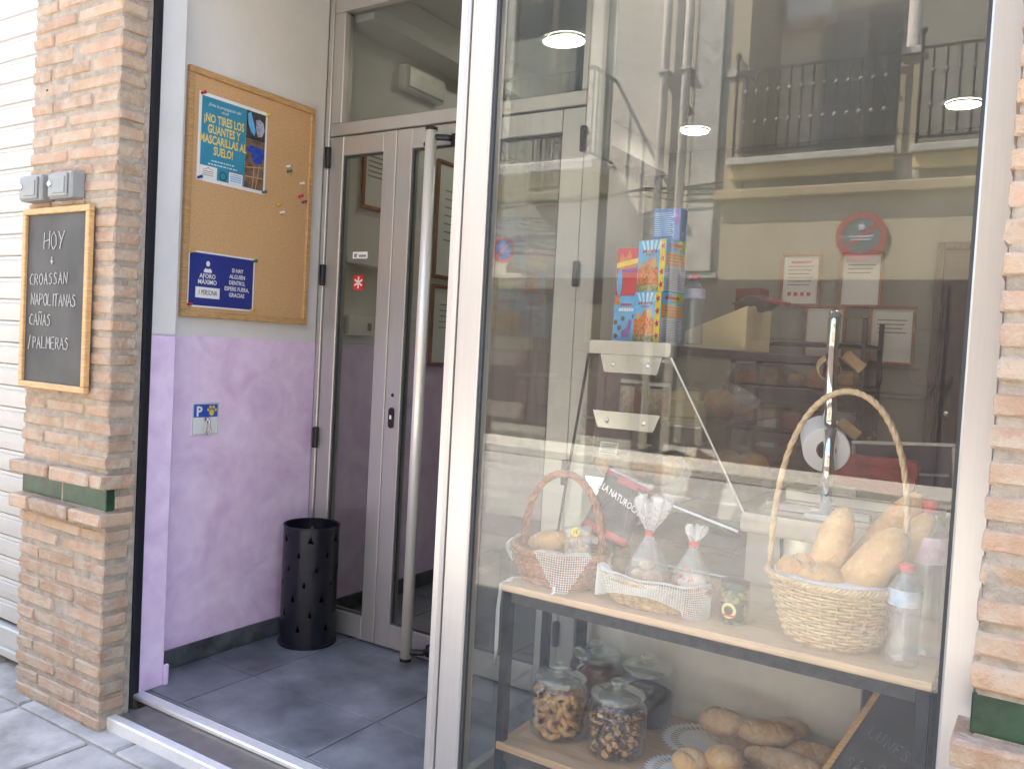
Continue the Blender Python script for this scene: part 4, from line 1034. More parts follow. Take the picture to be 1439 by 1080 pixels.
# bottles
def bottle(label, cx, cy, z0, H, R, lab, ribs=True, capcol=m_cap, labmat=None, cat='bottle'):
    t = thing('water_bottle', label, cat, (cx, cy, z0)); pr = [(0, .006), (R*.55, .002), (R*.92, .003), (R, .012)]
    zb = .012; zs = H*.70
    k = 0
    while zb < zs:
        zb += .008; k += 1; w = R*(1-(.035 if (ribs and k % 2) else 0)-.07*math.exp(-((zb-H*.36)/(.06*H/.3))**2)); pr.append((w, zb))
    pr += [(R*.98, H*.74), (R*.86, H*.80), (R*.60, H*.865), (R*.36, H*.905), (.0125, H*.925), (.0125, H*.955)]
    mb = MB(); mb.smooth = True; mb.lathe(pr, cx, cy, 28, z0=z0); part('body', mb, m_pet, t)
    lathe_part('cap', [(.0150, H*.93), (.0155, H*.935), (.0155, H*.995), (.0135, H), (0, H)], cx, cy, z0, capcol, t, 20)
    lathe_part('neck_ring', [(.0135, H*.905), (.0165, H*.91), (.0165, H*.918), (.0135, H*.924)], cx, cy, z0, m_pet, t, 20)
    if lab:
        mb = MB(); mb.smooth = True
        a0, b0 = lab; pts = [(R*1.012 if z < H*.74 else R*1.012*(1-.9*(z-H*.74)/H), z) for z in [a0+(b0-a0)*i/5 for i in range(6)]]
        mb.lathe(pts, cx, cy, 28, z0=z0); mb.f = [f for f in mb.f if len(f) == 4]; mb.m = mb.m[:len(mb.f)]; mb.sm = mb.sm[:len(mb.f)]
        L = part('label', mb, labmat, t)
    return t
def label_mat(name, a, b, sc):
    return M(name, a, .4, var=.1, scale=sc, col2=b)
bottle('small clear water bottle with red cap standing in front of the large one', -.232, .192, ZS, .214, .0335, (.128, .162), labmat=label_mat('label_blue_white', (.70, .74, .80), (.28, .42, .66), 30))
bottle('large clear water bottle with red cap at the right end of the top shelf', -.208, .305, ZS, .338, .0450, (.205, .262), labmat=label_mat('label_pink_white', (.75, .72, .78), (.62, .35, .50), 26))

# ================================================================== lower board: glass jars, breads, doilies, easel board
def jar(label, cx, cy, fill_fn, H=.192, R=.079):
    t = thing('glass_jar', label, 'jar', (cx, cy, ZL), group='lidded glass jars on the lower shelf')
    lathe_part('glass', [(0, .002), (R*.80, .001), (R*.97, .006), (R, .020), (R, H*.58), (R*.97, H*.66), (R*.86, H*.725), (R*.78, H*.75), (R*.82, H*.765)], cx, cy, ZL, m_jar, t, 36)
    L = lathe_part('lid', [(R*.70, H*.745), (R*.70, H*.775), (R*.90, H*.785), (R*.92, H*.80), (R*.90, H*.82), (R*.70, H*.86), (R*.40, H*.885), (R*.20, H*.895), (R*.17, H*.915), (R*.26, H*.94), (R*.30, H*.97), (R*.24, H*.995), (0, H)], cx, cy, ZL, m_lid, t, 32)
    mb = MB(); mb.smooth = True; mb.tube([(cx+R*.80*math.cos(2*PI*i/32), cy+R*.80*math.sin(2*PI*i/32), ZL+H*.758) for i in range(32)], .0035, 6, closed=True); part('seal', mb, m_lid, L)
    fill_fn(t, cx, cy, R, H); return t
def rings(t, cx, cy, R, H):
    q = random.Random(3); me = []
    for s_ in range(3):
        mb = MB(); mb.smooth = True; a = .020+.002*s_; r = .0082
        mb.tube([(a*math.cos(2*PI*i/16)*(1+.1*math.sin(2*i)), a*.8*math.sin(2*PI*i/16), .003*math.sin(3*i)) for i in range(16)], r, 8, closed=True); me.append(mb.mesh('biscuit_ring', m_cookie))
    for k in range(40):
        rad = (R-.030)*(1 if k % 3 else .45); a = k*2.399; z = .018+(k/40)*(H*.55)
        o = link('biscuit_ring', me[k % 3], t); o.location = Vector((cx+rad*math.cos(a), cy+rad*math.sin(a), ZL+z))-ORG[t]
        o.rotation_euler = (q.uniform(.3, 1.5), q.uniform(-.5, .5), a+PI/2+q.uniform(-.5, .5))
def twists(t, cx, cy, R, H):
    q = random.Random(8); me = []
    for s_ in range(3):
        mb = MB(); mb.smooth = True; K = 14
        pts = [(-.026+.052*i/K, .004*math.sin(i*.9), .003*math.cos(i*1.1)) for i in range(K+1)]
        mb.tube(pts, .01, 9, rs=[.0035+.0085*math.sin(PI*i/K)**.7*(1+.22*math.sin(i*2.3+s_)) for i in range(K+1)])
        mb2 = mb; mm = mb2.mesh('pastry_twist', [m_choc, m_cookie]); 
        for p in mm.polygons: p.material_index = 1 if (math.sin(p.center.x*260+p.center.z*120+s_) > .45) else 0
        me.append(mm)
    for k in range(44):
        rad = (R-.024)*(1 if k % 4 else .4); a = k*2.399; z = .016+(k/44)*(H*.42)
        o = link('pastry_twist', me[k % 3], t); o.location = Vector((cx+rad*math.cos(a), cy+rad*math.sin(a), ZL+z))-ORG[t]
        o.rotation_euler = (q.uniform(-.4, .4), q.uniform(-1.2, 1.2), a+PI/2+q.uniform(-.6, .6))
def heap(mat, lvl):
    def f(t, cx, cy, R, H):
        lathe_part('contents', [(0, .004), (R*.93, .006), (R*.955, .02), (R*.955, H*lvl-.01), (R*.6, H*lvl+.006), (0, H*lvl+.012)], cx, cy, ZL, mat, t, 28)
    return f
jar('lidded glass jar of pale biscuit rings, front left on the lower shelf', -1.082, .268, rings)
jar('lidded glass jar of chocolate twists, front right on the lower shelf', -.908, .268, twists)
jar('lidded glass jar of reddish brown grains, behind the biscuit ring jar', -1.090, .500, heap(m_cocoa, .60))
jar('lidded glass jar with dark contents, behind the chocolate twist jar', -.925, .500, heap(m_coffee, .48))
def doily(label, cx, cy, r, ang):
    mb = MB(); n = 44; bm_v = []; fs = []
    for i in range(7):
        for j in range(n*2):
            w = 2*PI*j/(n*2); q = r*(i+.02)/6*(1+(.05*math.cos(n*w) if i == 6 else 0)); bm_v.append((cx+q*math.cos(w), cy+q*math.sin(w)*.9, ZL+.0016+.0008*math.sin(5*w)*(i/6)))
    for i in range(6):
        for j in range(n*2):
            if i == 4 and j % 2: continue
            fs.append((i*n*2+j, i*n*2+(j+1) % (n*2), (i+1)*n*2+(j+1) % (n*2), (i+1)*n*2+j))
    mb.add(bm_v, fs); solo('paper_doily', mb, m_paper, label, 'doily', (cx, cy, ZL))
doily('white scalloped paper doily under the front breads on the lower shelf', -.70, .27, .115, 0)
doily('white paper doily behind the jars under the dark loaves', -.72, .475, .13, .5)
solo('bread_roll', loaf_mb(.095, .040, mat=place(-.700, .262, ZL+.040, 40, 0), slash=1, groove=.25, seed=31, flat=.8), [m_bread_p, m_crumb], 'pale pointed roll nearest the glass on the lower shelf', 'bread', (-.70, .26, ZL))
solo('bread_roll', loaf_mb(.110, .044, mat=place(-.630, .300, ZL+.052, -35, -18), slash=1, groove=.2, seed=32, flat=.8), [m_bread_p, m_crumb], 'pale pointed roll leaning right of the nearest one', 'bread', (-.63, .30, ZL))
solo('bread_roll', loaf_mb(.15, .045, mat=place(-.545, .255, ZL+.034, 10, 0), slash=2, seed=37, flat=.75), [m_bread_p, m_crumb], 'long pale roll in the bottom row of the lower shelf', 'bread', (-.545, .255, ZL))
for k, (x, y, z, L, r, rz, lb) in enumerate(((-.680, .430, .088, .120, .042, 15, 'toasted short loaf on top of the bread heap, left'), (-.650, .490, .040, .18, .043, 4, 'toasted loaf at the bottom left of the back heap'),
        (-.570, .455, .082, .15, .038, 24, 'toasted loaf in the middle of the back heap'), (-.490, .395, .039, .24, .043, -4, 'long toasted loaf lying in front of the back heap'),
        (-.440, .490, .040, .20, .042, 8, 'toasted loaf at the right end of the back heap'), (-.540, .520, .074, .14, .036, 40, 'small toasted loaf on the right of the back heap'))):
    solo('toasted_loaf', loaf_mb(L, r, mat=place(x, y, ZL+z, rz, 0), slash=2.2, groove=.15, seed=40+k, flat=.85, pw=3.2), [m_loaf, m_crumb], lb+' on the lower shelf', 'bread', (x, y, ZL), group='toasted loaves on the lower shelf')
# tilted easel board at the right end of the lower shelf
t = thing('easel_board', 'small tilted chalk board in pine frame, opening days, under the top shelf', 'chalkboard', (-.265, .36, .335), rot=ROT_F @ Matrix.Rotation(math.radians(-26), 3, 'Z') @ Matrix.Rotation(math.radians(-12), 3, 'X'))
part('slate', MB().box(-.098, .098, -.170, .170, .002, .008), m_chalkb, t); frame_bars(t, .215, .36, .015, .014, m_pine)
for s_, x, y, hh in (('LUNES', -.070, .035, .027), ('A', -.012, -.010, .022), ("SA'B", -.075, -.055, .026)):
    part('chalk_line', chalk(MB(), s_, x, y, hh, adv=.83, r=.0011, z=.0093), M('faint_chalk', (.30, .30, .29), .95, var=.3, scale=200), t)['kind'] = 'stuff'

# ================================================================== counter with glass hood, running into the shop
YV = .605
t = thing('glass_counter', 'stainless and glass food counter running into the shop behind the shelf', 'counter', (-.9, 1.6, 0))
part('base', MB().box(-1.215, -.366, YV, 2.7, .06, .60, .004), M('counter_enamel', (.84, .85, .81), .45, var=.04), t)
part('plinth', MB().box(-1.19, -.39, YV+.03, 2.68, .0, .059), m_black, t)
part('deck', MB().box(-1.30, -.70, YV, 2.7, .601, .64, .004), m_steel_matt, t)
def cap_mb(x0, x1, y0, y1, z0, z1, r=.008):
    mb = MB(); pts = []
    for cx, cz, a0 in ((x1-r, z1-r, 0), (x0+r, z1-r, PI/2), (x0+r, z0+r, PI), (x1-r, z0+r, 3*PI/2)):
        for i in range(5): pts.append((cx+r*math.cos(a0+PI/2*i/4), cz+r*math.sin(a0+PI/2*i/4)))
    mb.prism(pts, 'y', y0, y1); return mb
part('top_cap', cap_mb(-1.225, -.957, YV-.004, YV+.05, 1.256, 1.297), m_steel_matt, t)
part('top_shelf', MB().box(-1.220, -.962, YV+.0505, 2.7, 1.262, 1.294, .003), M('grey_top', (.16, .15, .14), .35, .4, var=.1), t)
def plate(xc, zt, w0, w1, h, y, name='end_plate'):
    p = part(name, MB().prism([(xc-w0/2, zt), (xc+w0/2, zt), (xc+w1/2, zt-h), (xc-w1/2, zt-h)], 'y', y, y+.004), m_mirror, t)
    for s_ in (-1, 1):
        k = MB(); k.smooth = True; k.ball((xc+s_*w1*.33, y-.001, zt-h*.55), .0075, 12, 8, (1, .7, 1)); part('screw', k, m_chrome, p)
plate(-1.085, 1.255, .205, .175, .055, YV); plate(-1.090, 1.080, .225, .185, .052, YV-.002); plate(-1.100, .872, .232, .190, .060, YV-.002)
part('side_glass', MB().prism([(-1.226, 1.25), (-1.222, 1.25), (-1.300, .642), (-1.306, .642)], 'y', YV+.008, 2.69), m_clear, t)
part('front_glass', MB().prism([(-.960, 1.25), (-.956, 1.25), (-.690, .80), (-.694, .80)], 'y', YV+.008, 2.69), m_clear, t)
part('end_glass', MB().prism([(-1.220, 1.248), (-.964, 1.248), (-.700, .81), (-.700, .645), (-1.298, .645)], 'y', YV+.009, YV+.014), m_clear, t)
b = MB(); b.tube([(-1.226, YV-.004, 1.254), (-1.306, YV-.004, .645)], .0045, 6); part('black_edge', b, m_black, t)
b = MB(); b.tube([(-.956, YV+.002, 1.254), (-.693, YV+.002, .80)], .003, 6); part('bright_edge', b, m_steel, t)
for z, x0, x1 in ((1.055, -1.245, -.86), (.845, -1.27, -.74)): part('glass_shelf', MB().box(x0, x1, YV+.02, 2.66, z-.004, z+.002), m_lid, t)
b = MB(); b.tube([(-1.03, YV-.01, .845), (-.72, YV-.01, .775)], .0045, 6); part('bright_rail', b, m_steel, t)
# low steel work table beside it
t = thing('steel_work_table', 'low polished steel work table behind the olive jar, mirroring the shelf things', 'table', (-.55, 1.2, 0))
part('end_cap', cap_mb(-.715, -.330, YV-.006, YV+.04, .778, .833, .010), m_steel_matt, t)
part('end_panel', MB().box(-.697, -.372, YV+.002, YV+.012, .605, .776, .001), M('bright_panel', (.90, .86, .74), .16, .45, var=.02), t)
part('table_top', MB().box(-.685, -.33, YV+.041, 2.2, .795, .826, .002), m_steel_matt, t)
part('front_lip', MB().box(-.69, -.40, YV+.14, YV+.165, .827, .850, .003), m_mirror, t)
part('back_lip', MB().box(-.69, -.30, YV+.36, YV+.38, .827, .862, .003), m_mirror, t)
b = MB(); b.tube([(-.60, YV-.003, .774), (-.595, YV-.003, .70), (-.590, YV-.003, .61)], .005, 6); part('cable', b, m_black, t)
for x in (-.67, -.35): part('leg', MB().box(x-.015, x+.015, 2.12, 2.15, .0, .794), m_steel_matt, t)
# wrapping-paper stand with roll
PX, PY = -.512, .70
t = thing('roll_stand', 'chrome tube stand holding paper rolls on the steel work table', 'stand', (PX, PY, .83))
b = MB(); b.smooth = True
b.tube([(PX+.002, PY, .842), (PX, PY, 1.08)], .0165, 16); part('lower_tube', b, m_chrome, t)
b = MB(); b.smooth = True
b.tube([(PX, PY, 1.075), (PX-.001, PY-.004, 1.105), (PX-.003, PY+.008, 1.13), (PX-.006, PY+.004, 1.16), (PX-.008, PY, 1.30), (PX-.008, PY+.003, 1.37), (PX-.010, PY+.014, 1.395), (PX-.016, PY+.034, 1.400), (PX-.021, PY+.052, 1.385), (PX-.023, PY+.058, 1.34), (PX-.023, PY+.058, 1.10)], .0160, 16); part('hook_tube', b, m_chrome, t)
part('foot', MB().box(PX-.05, PX+.05, PY-.03, PY+.06, .8265, .842, .003), m_steel, t)
def roll(label, c, ax, r, ri, L, mat, name='paper_roll'):
    """hollow roll with its axis along ax"""
    d = Vector(ax).normalized(); a = d.cross(Vector((0, 0, 1))).normalized(); b_ = a.cross(d); n = 40
    def ring(q, h): return [Vector(c)+d*h+a*q*math.cos(2*PI*j/n)+b_*q*math.sin(2*PI*j/n) for j in range(n)]
    t = thing(name, label, 'paper roll', c)
    mb = MB(); e = .002
    R = [ring(ri, 0), ring(r-e, 0), ring(r, e), ring(r, L-e), ring(r-e, L), ring(ri, L)]; vs = sum(R, []); fs = []
    for k in range(6):
        for j in range(n): k2 = (k+1) % 6; fs.append((k*n+j, k*n+(j+1) % n, k2*n+(j+1) % n, k2*n+j))
    mb.add(vs, fs); part('paper', mb, mat, t)
    mb = MB(); R = [ring(ri-.0005, -.001), ring(ri-.0005, L), ring(ri-.004, L), ring(ri-.004, -.001)]; vs = sum(R, []); fs = []
    for k in range(4):
        for j in range(n): k2 = (k+1) % 4; fs.append((k*n+j, k*n+(j+1) % n, k2*n+(j+1) % n, k2*n+j))
    mb.add(vs, fs); part('core', mb, M('core_grey', (.12, .11, .10), .8), t)
    return t
roll('thick white paper roll on the chrome stand', (-.520, .705, 1.020), (-.27, .95, .10), .063, .027, .22, M('white_roll', (.90, .89, .88), .7, var=.02))
roll('empty cardboard core hanging on the upper part of the chrome stand', (-.528, .715, 1.243), (-.27, .95, .10), .0315, .028, .10, m_card)
for z, lb in ((1.270, 'small cardboard end block high beside the chrome stand'), (1.080, 'cardboard end block beside the paper roll on the chrome stand')):
    mb = MB(); mb.obox(place(-.478, .775, z, 25, 38), (.062, .03, .030), .002); solo('cardboard_block', mb, m_card, lb, 'cardboard', (-.478, .775, z))
# red tray and papers behind
mb = MB(); mb.prism([(-.560, .890), (-.335, .872), (-.318, .962), (-.328, .985), (-.555, .985)], 'y', 1.0, 1.05); solo('red_tray', mb, m_bagred, 'red plastic tray standing behind the paper roll', 'tray', (-.44, 1.02, .87))
t = thing('framed_sign', 'leaning dark picture with pale frame behind the red tray', 'picture', (-.38, 1.15, .93), rot=ROT_F @ Matrix.Rotation(math.radians(4), 3, 'Z'))
part('backing', MB().box(-.14, .14, -.09, .09, 0, .006), M('dark_blue_print', (.03, .04, .08), .4), t); frame_bars(t, .30, .20, .012, .012, m_steel_matt)
part('inner_line', MB().box(-.13, .13, -.003, .005, .0065, .008), m_lgrey, t)

# ------------------------------------------------------------------ boxes and goods on the glass counter
ZT = 1.2975
def cookie_box(label, x0, y0, w, d, h, z, rz, front, side, deco):
    R = Matrix.Rotation(math.radians(rz), 3, 'Z')
    t = thing('biscuit_box', label, 'box', (x0, y0, z), rot=R, group='biscuit boxes stacked on the counter')
    part('carton', MB().box(-w/2, w/2, -d/2, d/2, 0, h, .001), front, t)
    deco(t, w, d, h); return t
def fr(mb, x0, x1, z0, z1, d, e=.0008): return mb.box(x0, x1, -d/2-e, -d/2-e*.3, z0, z1)
def sd(mb, y0, y1, z0, z1, w, e=.0008): return mb.box(w/2+e*.3, w/2+e, y0, y1, z0, z1)
def star(mb, cx, cz, r, y):
    pts = []
    for i in range(10):
        q = r if i % 2 == 0 else r*.45; a = PI/2+i*PI/5+.3; pts.append((cx+q*math.cos(a)*.8, cz+q*math.sin(a)))
    mb.prism(pts, 'y', y, y+.0004); return mb
def deco_castle(t, w, d, h):
    """sky with rays, biscuit castle, yellow edge with pink stars, printed side panel"""
    b = MB()
    for i in range(5):
        x = -.030+i*.013; b.prism([(x, h*.80), (x+.006, h*.80), (x*1.5+.010, h*.985), (x*1.5, h*.985)], 'y', -d/2-.0007, -d/2-.0003)
    part('ray_print', b, m_pblue, t)
    b = MB(); fr(b, -w/2+.002, w/2-.024, .002, h*.15, d); part('meadow_print', b, M('print_meadow', (.30, .30, .10), .5, var=.5, scale=60), t)
    part('castle_print', MB().prism([(-w/2+.004, h*.14), (w/2-.026, h*.14), (w/2-.026, h*.46), (.006, h*.52), (-.002, h*.64), (-.014, h*.64), (-.022, h*.52), (-w/2+.004, h*.46)], 'y', -d/2-.0008, -d/2-.0003), m_orange, t)
    b = MB(); q = random.Random(2)
    for i in range(16): x, z = q.uniform(-w/2+.008, w/2-.032), q.uniform(h*.18, h*.44); b.box(x, x+.003, -d/2-.0013, -d/2-.0009, z, z+.006)
    part('window_print', b, m_brown, t)
    b = MB(); b.prism([(.012+.011*math.cos(i*PI/6), h*.56+.018*math.sin(i*PI/6)) for i in range(12)], 'y', -d/2-.0010, -d/2-.0006); b.prism([(-.036+.008*math.cos(i*PI/6), h*.52+.012*math.sin(i*PI/6)) for i in range(12)], 'y', -d/2-.0010, -d/2-.0006); part('tree_print', b, m_tan, t)
    b = MB()
    for i, mm in enumerate((m_red, m_magenta, m_lime, m_orange, m_purple, m_red, m_blue)):
        x = -.036+i*.0085; k = MB(); k.box(x, x+.0065, -d/2-.0013, -d/2-.0009, h*.745+.002*(i % 2), h*.80+.002*(i % 2)); part('title_mark', k, mm, t)
    b = MB()
    for i in range(6): x = -.024+i*.0062; b.box(x, x+.0042, -d/2-.0013, -d/2-.0009, h*.70, h*.725)
    part('title_mark', b, m_red, t)
    b = MB(); fr(b, w/2-.0225, w/2-.001, .001, h-.001, d, .001); part('yellow_edge', b, m_byel, t)
    b = MB()
    for i in range(4): star(b, w/2-.0118, h*(.13+.245*i), .0125, -d/2-.0016)
    part('star_print', b, m_magenta, t)
    b = MB(); sd(b, -d/2+.002, d/2-.002, h*.02, h*.48, w); part('text_panel', b, m_lgrey, t)
    b = MB()
    for i in range(13): z = h*(.05+.032*i); sd(b, -d/2+.008, d/2-.008-.006*(i % 3), z, z+.0020, w, .0014)
    part('text_line', b, m_grayink, t)
    b = MB(); sd(b, -d/2+.002, d/2-.002, h*.49, h*.76, w); part('orange_panel', b, m_tan, t)
    b = MB()
    for i in range(4): z = h*(.52+.058*i); sd(b, -d/2+.004, d/2-.004, z, z+.003, w, .0014)
    part('orange_line', b, m_orange, t)
    b = MB(); sd(b, 0, d/2-.001, h*.80, h*.985, w); part('green_corner', b, m_lime, t)
    b = MB(); sd(b, -d/2+.016, d/2-.018, h*.86, h*.92, w, .0014); part('brand_mark', b, m_red, t)
def deco_red(t, w, d, h):
    part('flame_print', MB().prism([(-w/2+.002, h*.55), (w/2-.002, h*.58), (w/2-.004, h*.8), (.01, h*.75), (0, h*.95), (-.015, h*.78), (-.03, h*.9)], 'y', -d/2-.0008, -d/2-.0003), m_orange, t)
    part('yellow_banner', MB().prism([(-w/2+.002, h*.58), (w/2-.002, h*.70), (w/2-.002, h*.80), (-w/2+.002, h*.68)], 'y', -d/2-.0013, -d/2-.0009), m_byel, t)
    part('blue_shape', MB().prism([(-.032+.010*math.cos(i*PI/6), h*.28+.045*math.sin(i*PI/6)) for i in range(12)], 'y', -d/2-.0012, -d/2-.0008), m_lblue, t)
    part('violet_shape', MB().prism([(-.018, h*.48), (w/2-.004, h*.54), (w/2-.004, h*.6), (-.018, h*.55)], 'y', -d/2-.0013, -d/2-.0009), m_purple, t)
def deco_blue(t, w, d, h):
    part('price_patch', MB().box(-w/2+.002, -w/2+.020, -d/2-.001, -d/2-.0004, h*.80, h*.99), m_orange, t)
    part('violet_shape', MB().prism([(-.012, h*.08), (.012, h*.1), (.022, h*.45), (.012, h*.5), (.004, h*.3), (-.014, h*.22)], 'y', -d/2-.0012, -d/2-.0008), m_purple, t)
    b = MB()
    for x, z in ((-.034, .12), (-.022, .3), (-.036, .42), (-.01, .5), (.03, .55)): b.prism([(x+.007*math.cos(i*PI/5), h*z+.008*math.sin(i*PI/5)) for i in range(10)], 'y', -d/2-.0016, -d/2-.0013)
    part('dark_spot', b, m_brown, t)
    b = MB()
    for i in range(6): x = -.026+i*.009; b.box(x, x+.007, -d/2-.0016, -d/2-.0012, h*.66, h*.73)
    part('title_mark', b, m_paper, t)
    b = MB()
    for i in range(5): x = -.020+i*.008; b.box(x, x+.006, -d/2-.0016, -d/2-.0012, h*.78, h*.83)
    part('title_mark', b, m_red, t)
def deco_plain(t, w, d, h):
    b = MB()
    for i in range(12): fr(b, -w/2+.004, w/2-.022-.004*(i % 3), h*(.16+.062*i), h*(.16+.062*i)+.0018, d)
    part('text_line', b, m_pblue, t)
    part('violet_bar', MB().box(w/2-.016, w/2-.006, -d/2-.001, -d/2-.0004, h*.5, h*.92), m_purple, t)
rz = -19; Rz = Matrix.Rotation(math.radians(rz), 3, 'Z')
bw, bd = .112, .098
bc_ = Vector((-1.018, .655, 0))-Rz @ Vector((bw/2, -bd/2, 0)); bx, by = bc_.x, bc_.y      # the near corner stands at the counter end
cookie_box('lower castle biscuit box with yellow starred edge on the counter end', bx, by, bw, bd, .156, ZT, rz, m_lblue, None, deco_castle)
cookie_box('upper castle biscuit box with yellow starred edge, second of its stack', bx+.003, by+.003, bw, bd, .160, ZT+.1566, rz+1, m_lblue, None, deco_castle)
cookie_box('lower blue biscuit box with violet shape, left behind the castle boxes', bx-.098, by+.020, .092, .07, .146, ZT, rz+14, m_lblue, None, deco_blue)
cookie_box('upper red biscuit box with yellow banner, left behind the castle boxes', bx-.096, by+.020, .092, .07, .150, ZT+.1466, rz+14, m_red, None, deco_red)
cookie_box('plain blue box with fine print at the very top of the box stack', bx+.018, by+.016, .090, .05, .100, ZT+.3172, -4, M('box_blue', (.13, .24, .52), .5, var=.08), None, deco_plain)
b = MB(); b.obox(place(-1.14, 1.95, ZT+.14, -10), (.12, .08, .28), .002); solo('red_packet', b, M('dull_red', (.20, .05, .04), .6), 'upright dull red packet on the counter behind the cream carton', 'packet', (-1.14, 1.95, ZT))
bottle('half litre water bottle with pink cap on the counter beside the biscuit boxes', -.990, .850, ZT, .226, .0365, (.150, .18), capcol=M('pink_cap', (.70, .10, .16), .4), labmat=label_mat('label_pale', (.66, .68, .74), (.45, .42, .55), 30))
t = thing('cream_carton', 'large plain cream carton lying open on the counter top', 'box', (-1.0, 1.42, ZT))
part('carton', MB().prism([(-1.225, ZT+.0005), (-.985, ZT+.0005), (-.985, ZT+.168), (-1.225, ZT+.066)], 'y', 1.40, 1.72), m_cream, t)
part('flap', MB().prism([(-1.10, ZT+.1205), (-.985, ZT+.1695), (-.992, ZT+.175), (-1.105, ZT+.128)], 'y', 1.50, 1.71), m_cream, t)
b = MB(); b.smooth = True; b.ball((-1.00, 1.55, ZT+.185), .055, 14, 8, (1.5, 1, .55), fn=lambda d: 1+.12*math.sin(9*d.x+5*d.y)+.1*math.cos(7*d.z)); solo('dark_bag', b, M('dark_green_bag', (.05, .045, .03), .5, bump=.6, bscale=40), 'crumpled dark bag lying on the cream carton', 'bag', (-1.0, 1.55, ZT+.16))
b = MB(); b.obox(place(-.925, 1.52, ZT+.195, -20, 10), (.13, .05, .014), .003); solo('red_packet', b, m_bagred, 'flat red packet on top of the dark bag over the cream carton', 'packet', (-.92, 1.52, ZT+.19))
# goods behind the counter glass
def pack(label, x, y, z, w, d, h, mat, rz=0, cat='packet', name='food_packet'):
    mb = MB(); mb.obox(place(x, y, z+h/2, rz), (w, d, h), .004); solo(name, mb, mat, label, cat, (x, y, z))
def tin(label, x, y, z, r, h, m1):
    t = thing('glass_tumbler', label, 'jar', (x, y, z)); lathe_part('body', [(0, .001), (r*.9, .001), (r, .006), (r, h*.86), (r*.85, h*.9)], x, y, z, m_jar, t, 24)
    lathe_part('contents', [(0, .004), (r*.86, .005), (r*.93, h*.7), (0, h*.72)], x, y, z, m1, t, 20); lathe_part('lid', [(r*.88, h*.9), (r*.92, h*.91), (r*.92, h), (0, h)], x, y, z, m_paper, t, 24)
    b = band(x, y, r*1.01, z+h*.12, z+h*.82, -2.3, -.9); part('label', b, M('cream_label', (.60, .50, .42), .6, var=.2, scale=60), t)
tin('first reddish jar on the upper counter glass shelf', -1.165, .80, 1.057, .040, .120, M('jam_red', (.46, .13, .09), .5))
tin('second reddish jar on the upper counter glass shelf, right of the first', -1.075, .82, 1.057, .038, .115, M('jam_red'))
pack('cream carton lying on the upper counter glass shelf behind the jars', -1.06, 1.02, 1.057, .12, .10, .055, m_cream)
pack('second flat cream carton stacked on the upper counter glass shelf', -1.06, 1.02, 1.113, .10, .09, .030, m_cream, 12)
def bunbag(label, x, y, z, n, tagged):
    t = thing('bun_bag', label, 'bag', (x, y, z)); q = random.Random(int(abs(x*1000)))
    for k in range(n):
        a = loaf_mb(.115, .056, mat=place(x-.10+.092*k, y+.01*(k % 2), z+.050, q.uniform(0, 90), 0), slash=0, seed=60+k, flat=.85); part('bun', a, M('bun_crust', (.74, .36, .10), .4, var=.2, scale=25), t)
    mb = MB(); mb.smooth = True; mb.ball((x-.015, y, z+.062), .075, 22, 12, (1.95, .95, .82), fn=lambda d: 1+.05*math.sin(9*d.x+7*d.z)+.04*math.sin(13*d.y+5*d.x)); part('film', mb, m_cello, t)
    if tagged:
        mb = MB(); mb.obox(place(x-.085, y-.070, z+.105, 8, 0, -30), (.062, .0012, .045)); L = part('label', mb, m_paper, t)
        mb = MB()
        for i in range(5): mb.obox(place(x-.085, y-.0712, z+.105, 8, 0, -30) @ Matrix.Translation(Vector((0, 0, -.014+.007*i))), (.050-.006*(i % 2), .0008, .002))
        part('label_print', mb, m_grayink, L)
    return t
bunbag('clear bag of buns with white label on the lower counter glass shelf', -1.105, .775, .848, 3, True)
bunbag('clear bag of buns further back on the lower counter glass shelf', -.93, 1.12, .848, 3, False)
bunbag('clear bag of pastries on the upper counter glass shelf, right of the jars', -.965, 1.10, 1.058, 2, False)
pack('dark tray at the counter deck under the glass shelves', -1.0, 1.1, .641, .40, .5, .02, m_black, 0, 'tray', 'baking_tray')
# back shelves behind the counter
t = thing('bread_rack', 'dark open rack with bread and packets at the back of the shop', 'rack', (-1.10, 3.9, 0))
for z in (.55, .85, 1.12, 1.40): part('rack_shelf', MB().box(-1.75, -.95, 3.55, 4.15, z-.02, z, .002), m_darkwood, t)
for x in (-1.75, -.97):
    for y in (3.56, 4.12): part('upright', MB().box(x, x+.03, y, y+.03, 0, 1.55, .002), m_black_metal, t)
q = random.Random(14); pm = [m_bread, m_loaf, m_orange, m_white, m_card, m_bagred]
pl = ['golden loaf', 'toasted loaf', 'orange packet', 'white packet', 'cardboard packet', 'red packet']
for zi, z in enumerate((.55, .85, 1.12)):
    for k in range(5):
        x = -1.66+k*.15; a = (k*2+zi) % 6; where = '%s on the %s board of the dark rack' % (('far left', 'left', 'middle', 'right', 'far right')[k], ('lowest', 'second', 'third')[zi])
        if a < 2: solo('rack_loaf', loaf_mb(.13, .05, mat=place(x, 3.68, z+.045, q.uniform(0, 180)), seed=80+k+zi*7, flat=.8), [pm[a], m_crumb], pl[a]+', '+where, 'bread', (x, 3.68, z))
        else: pack(pl[a]+', '+where, x, 3.68, z+.001, .12, .12, q.uniform(.06, .14), pm[a], q.uniform(-10, 10))
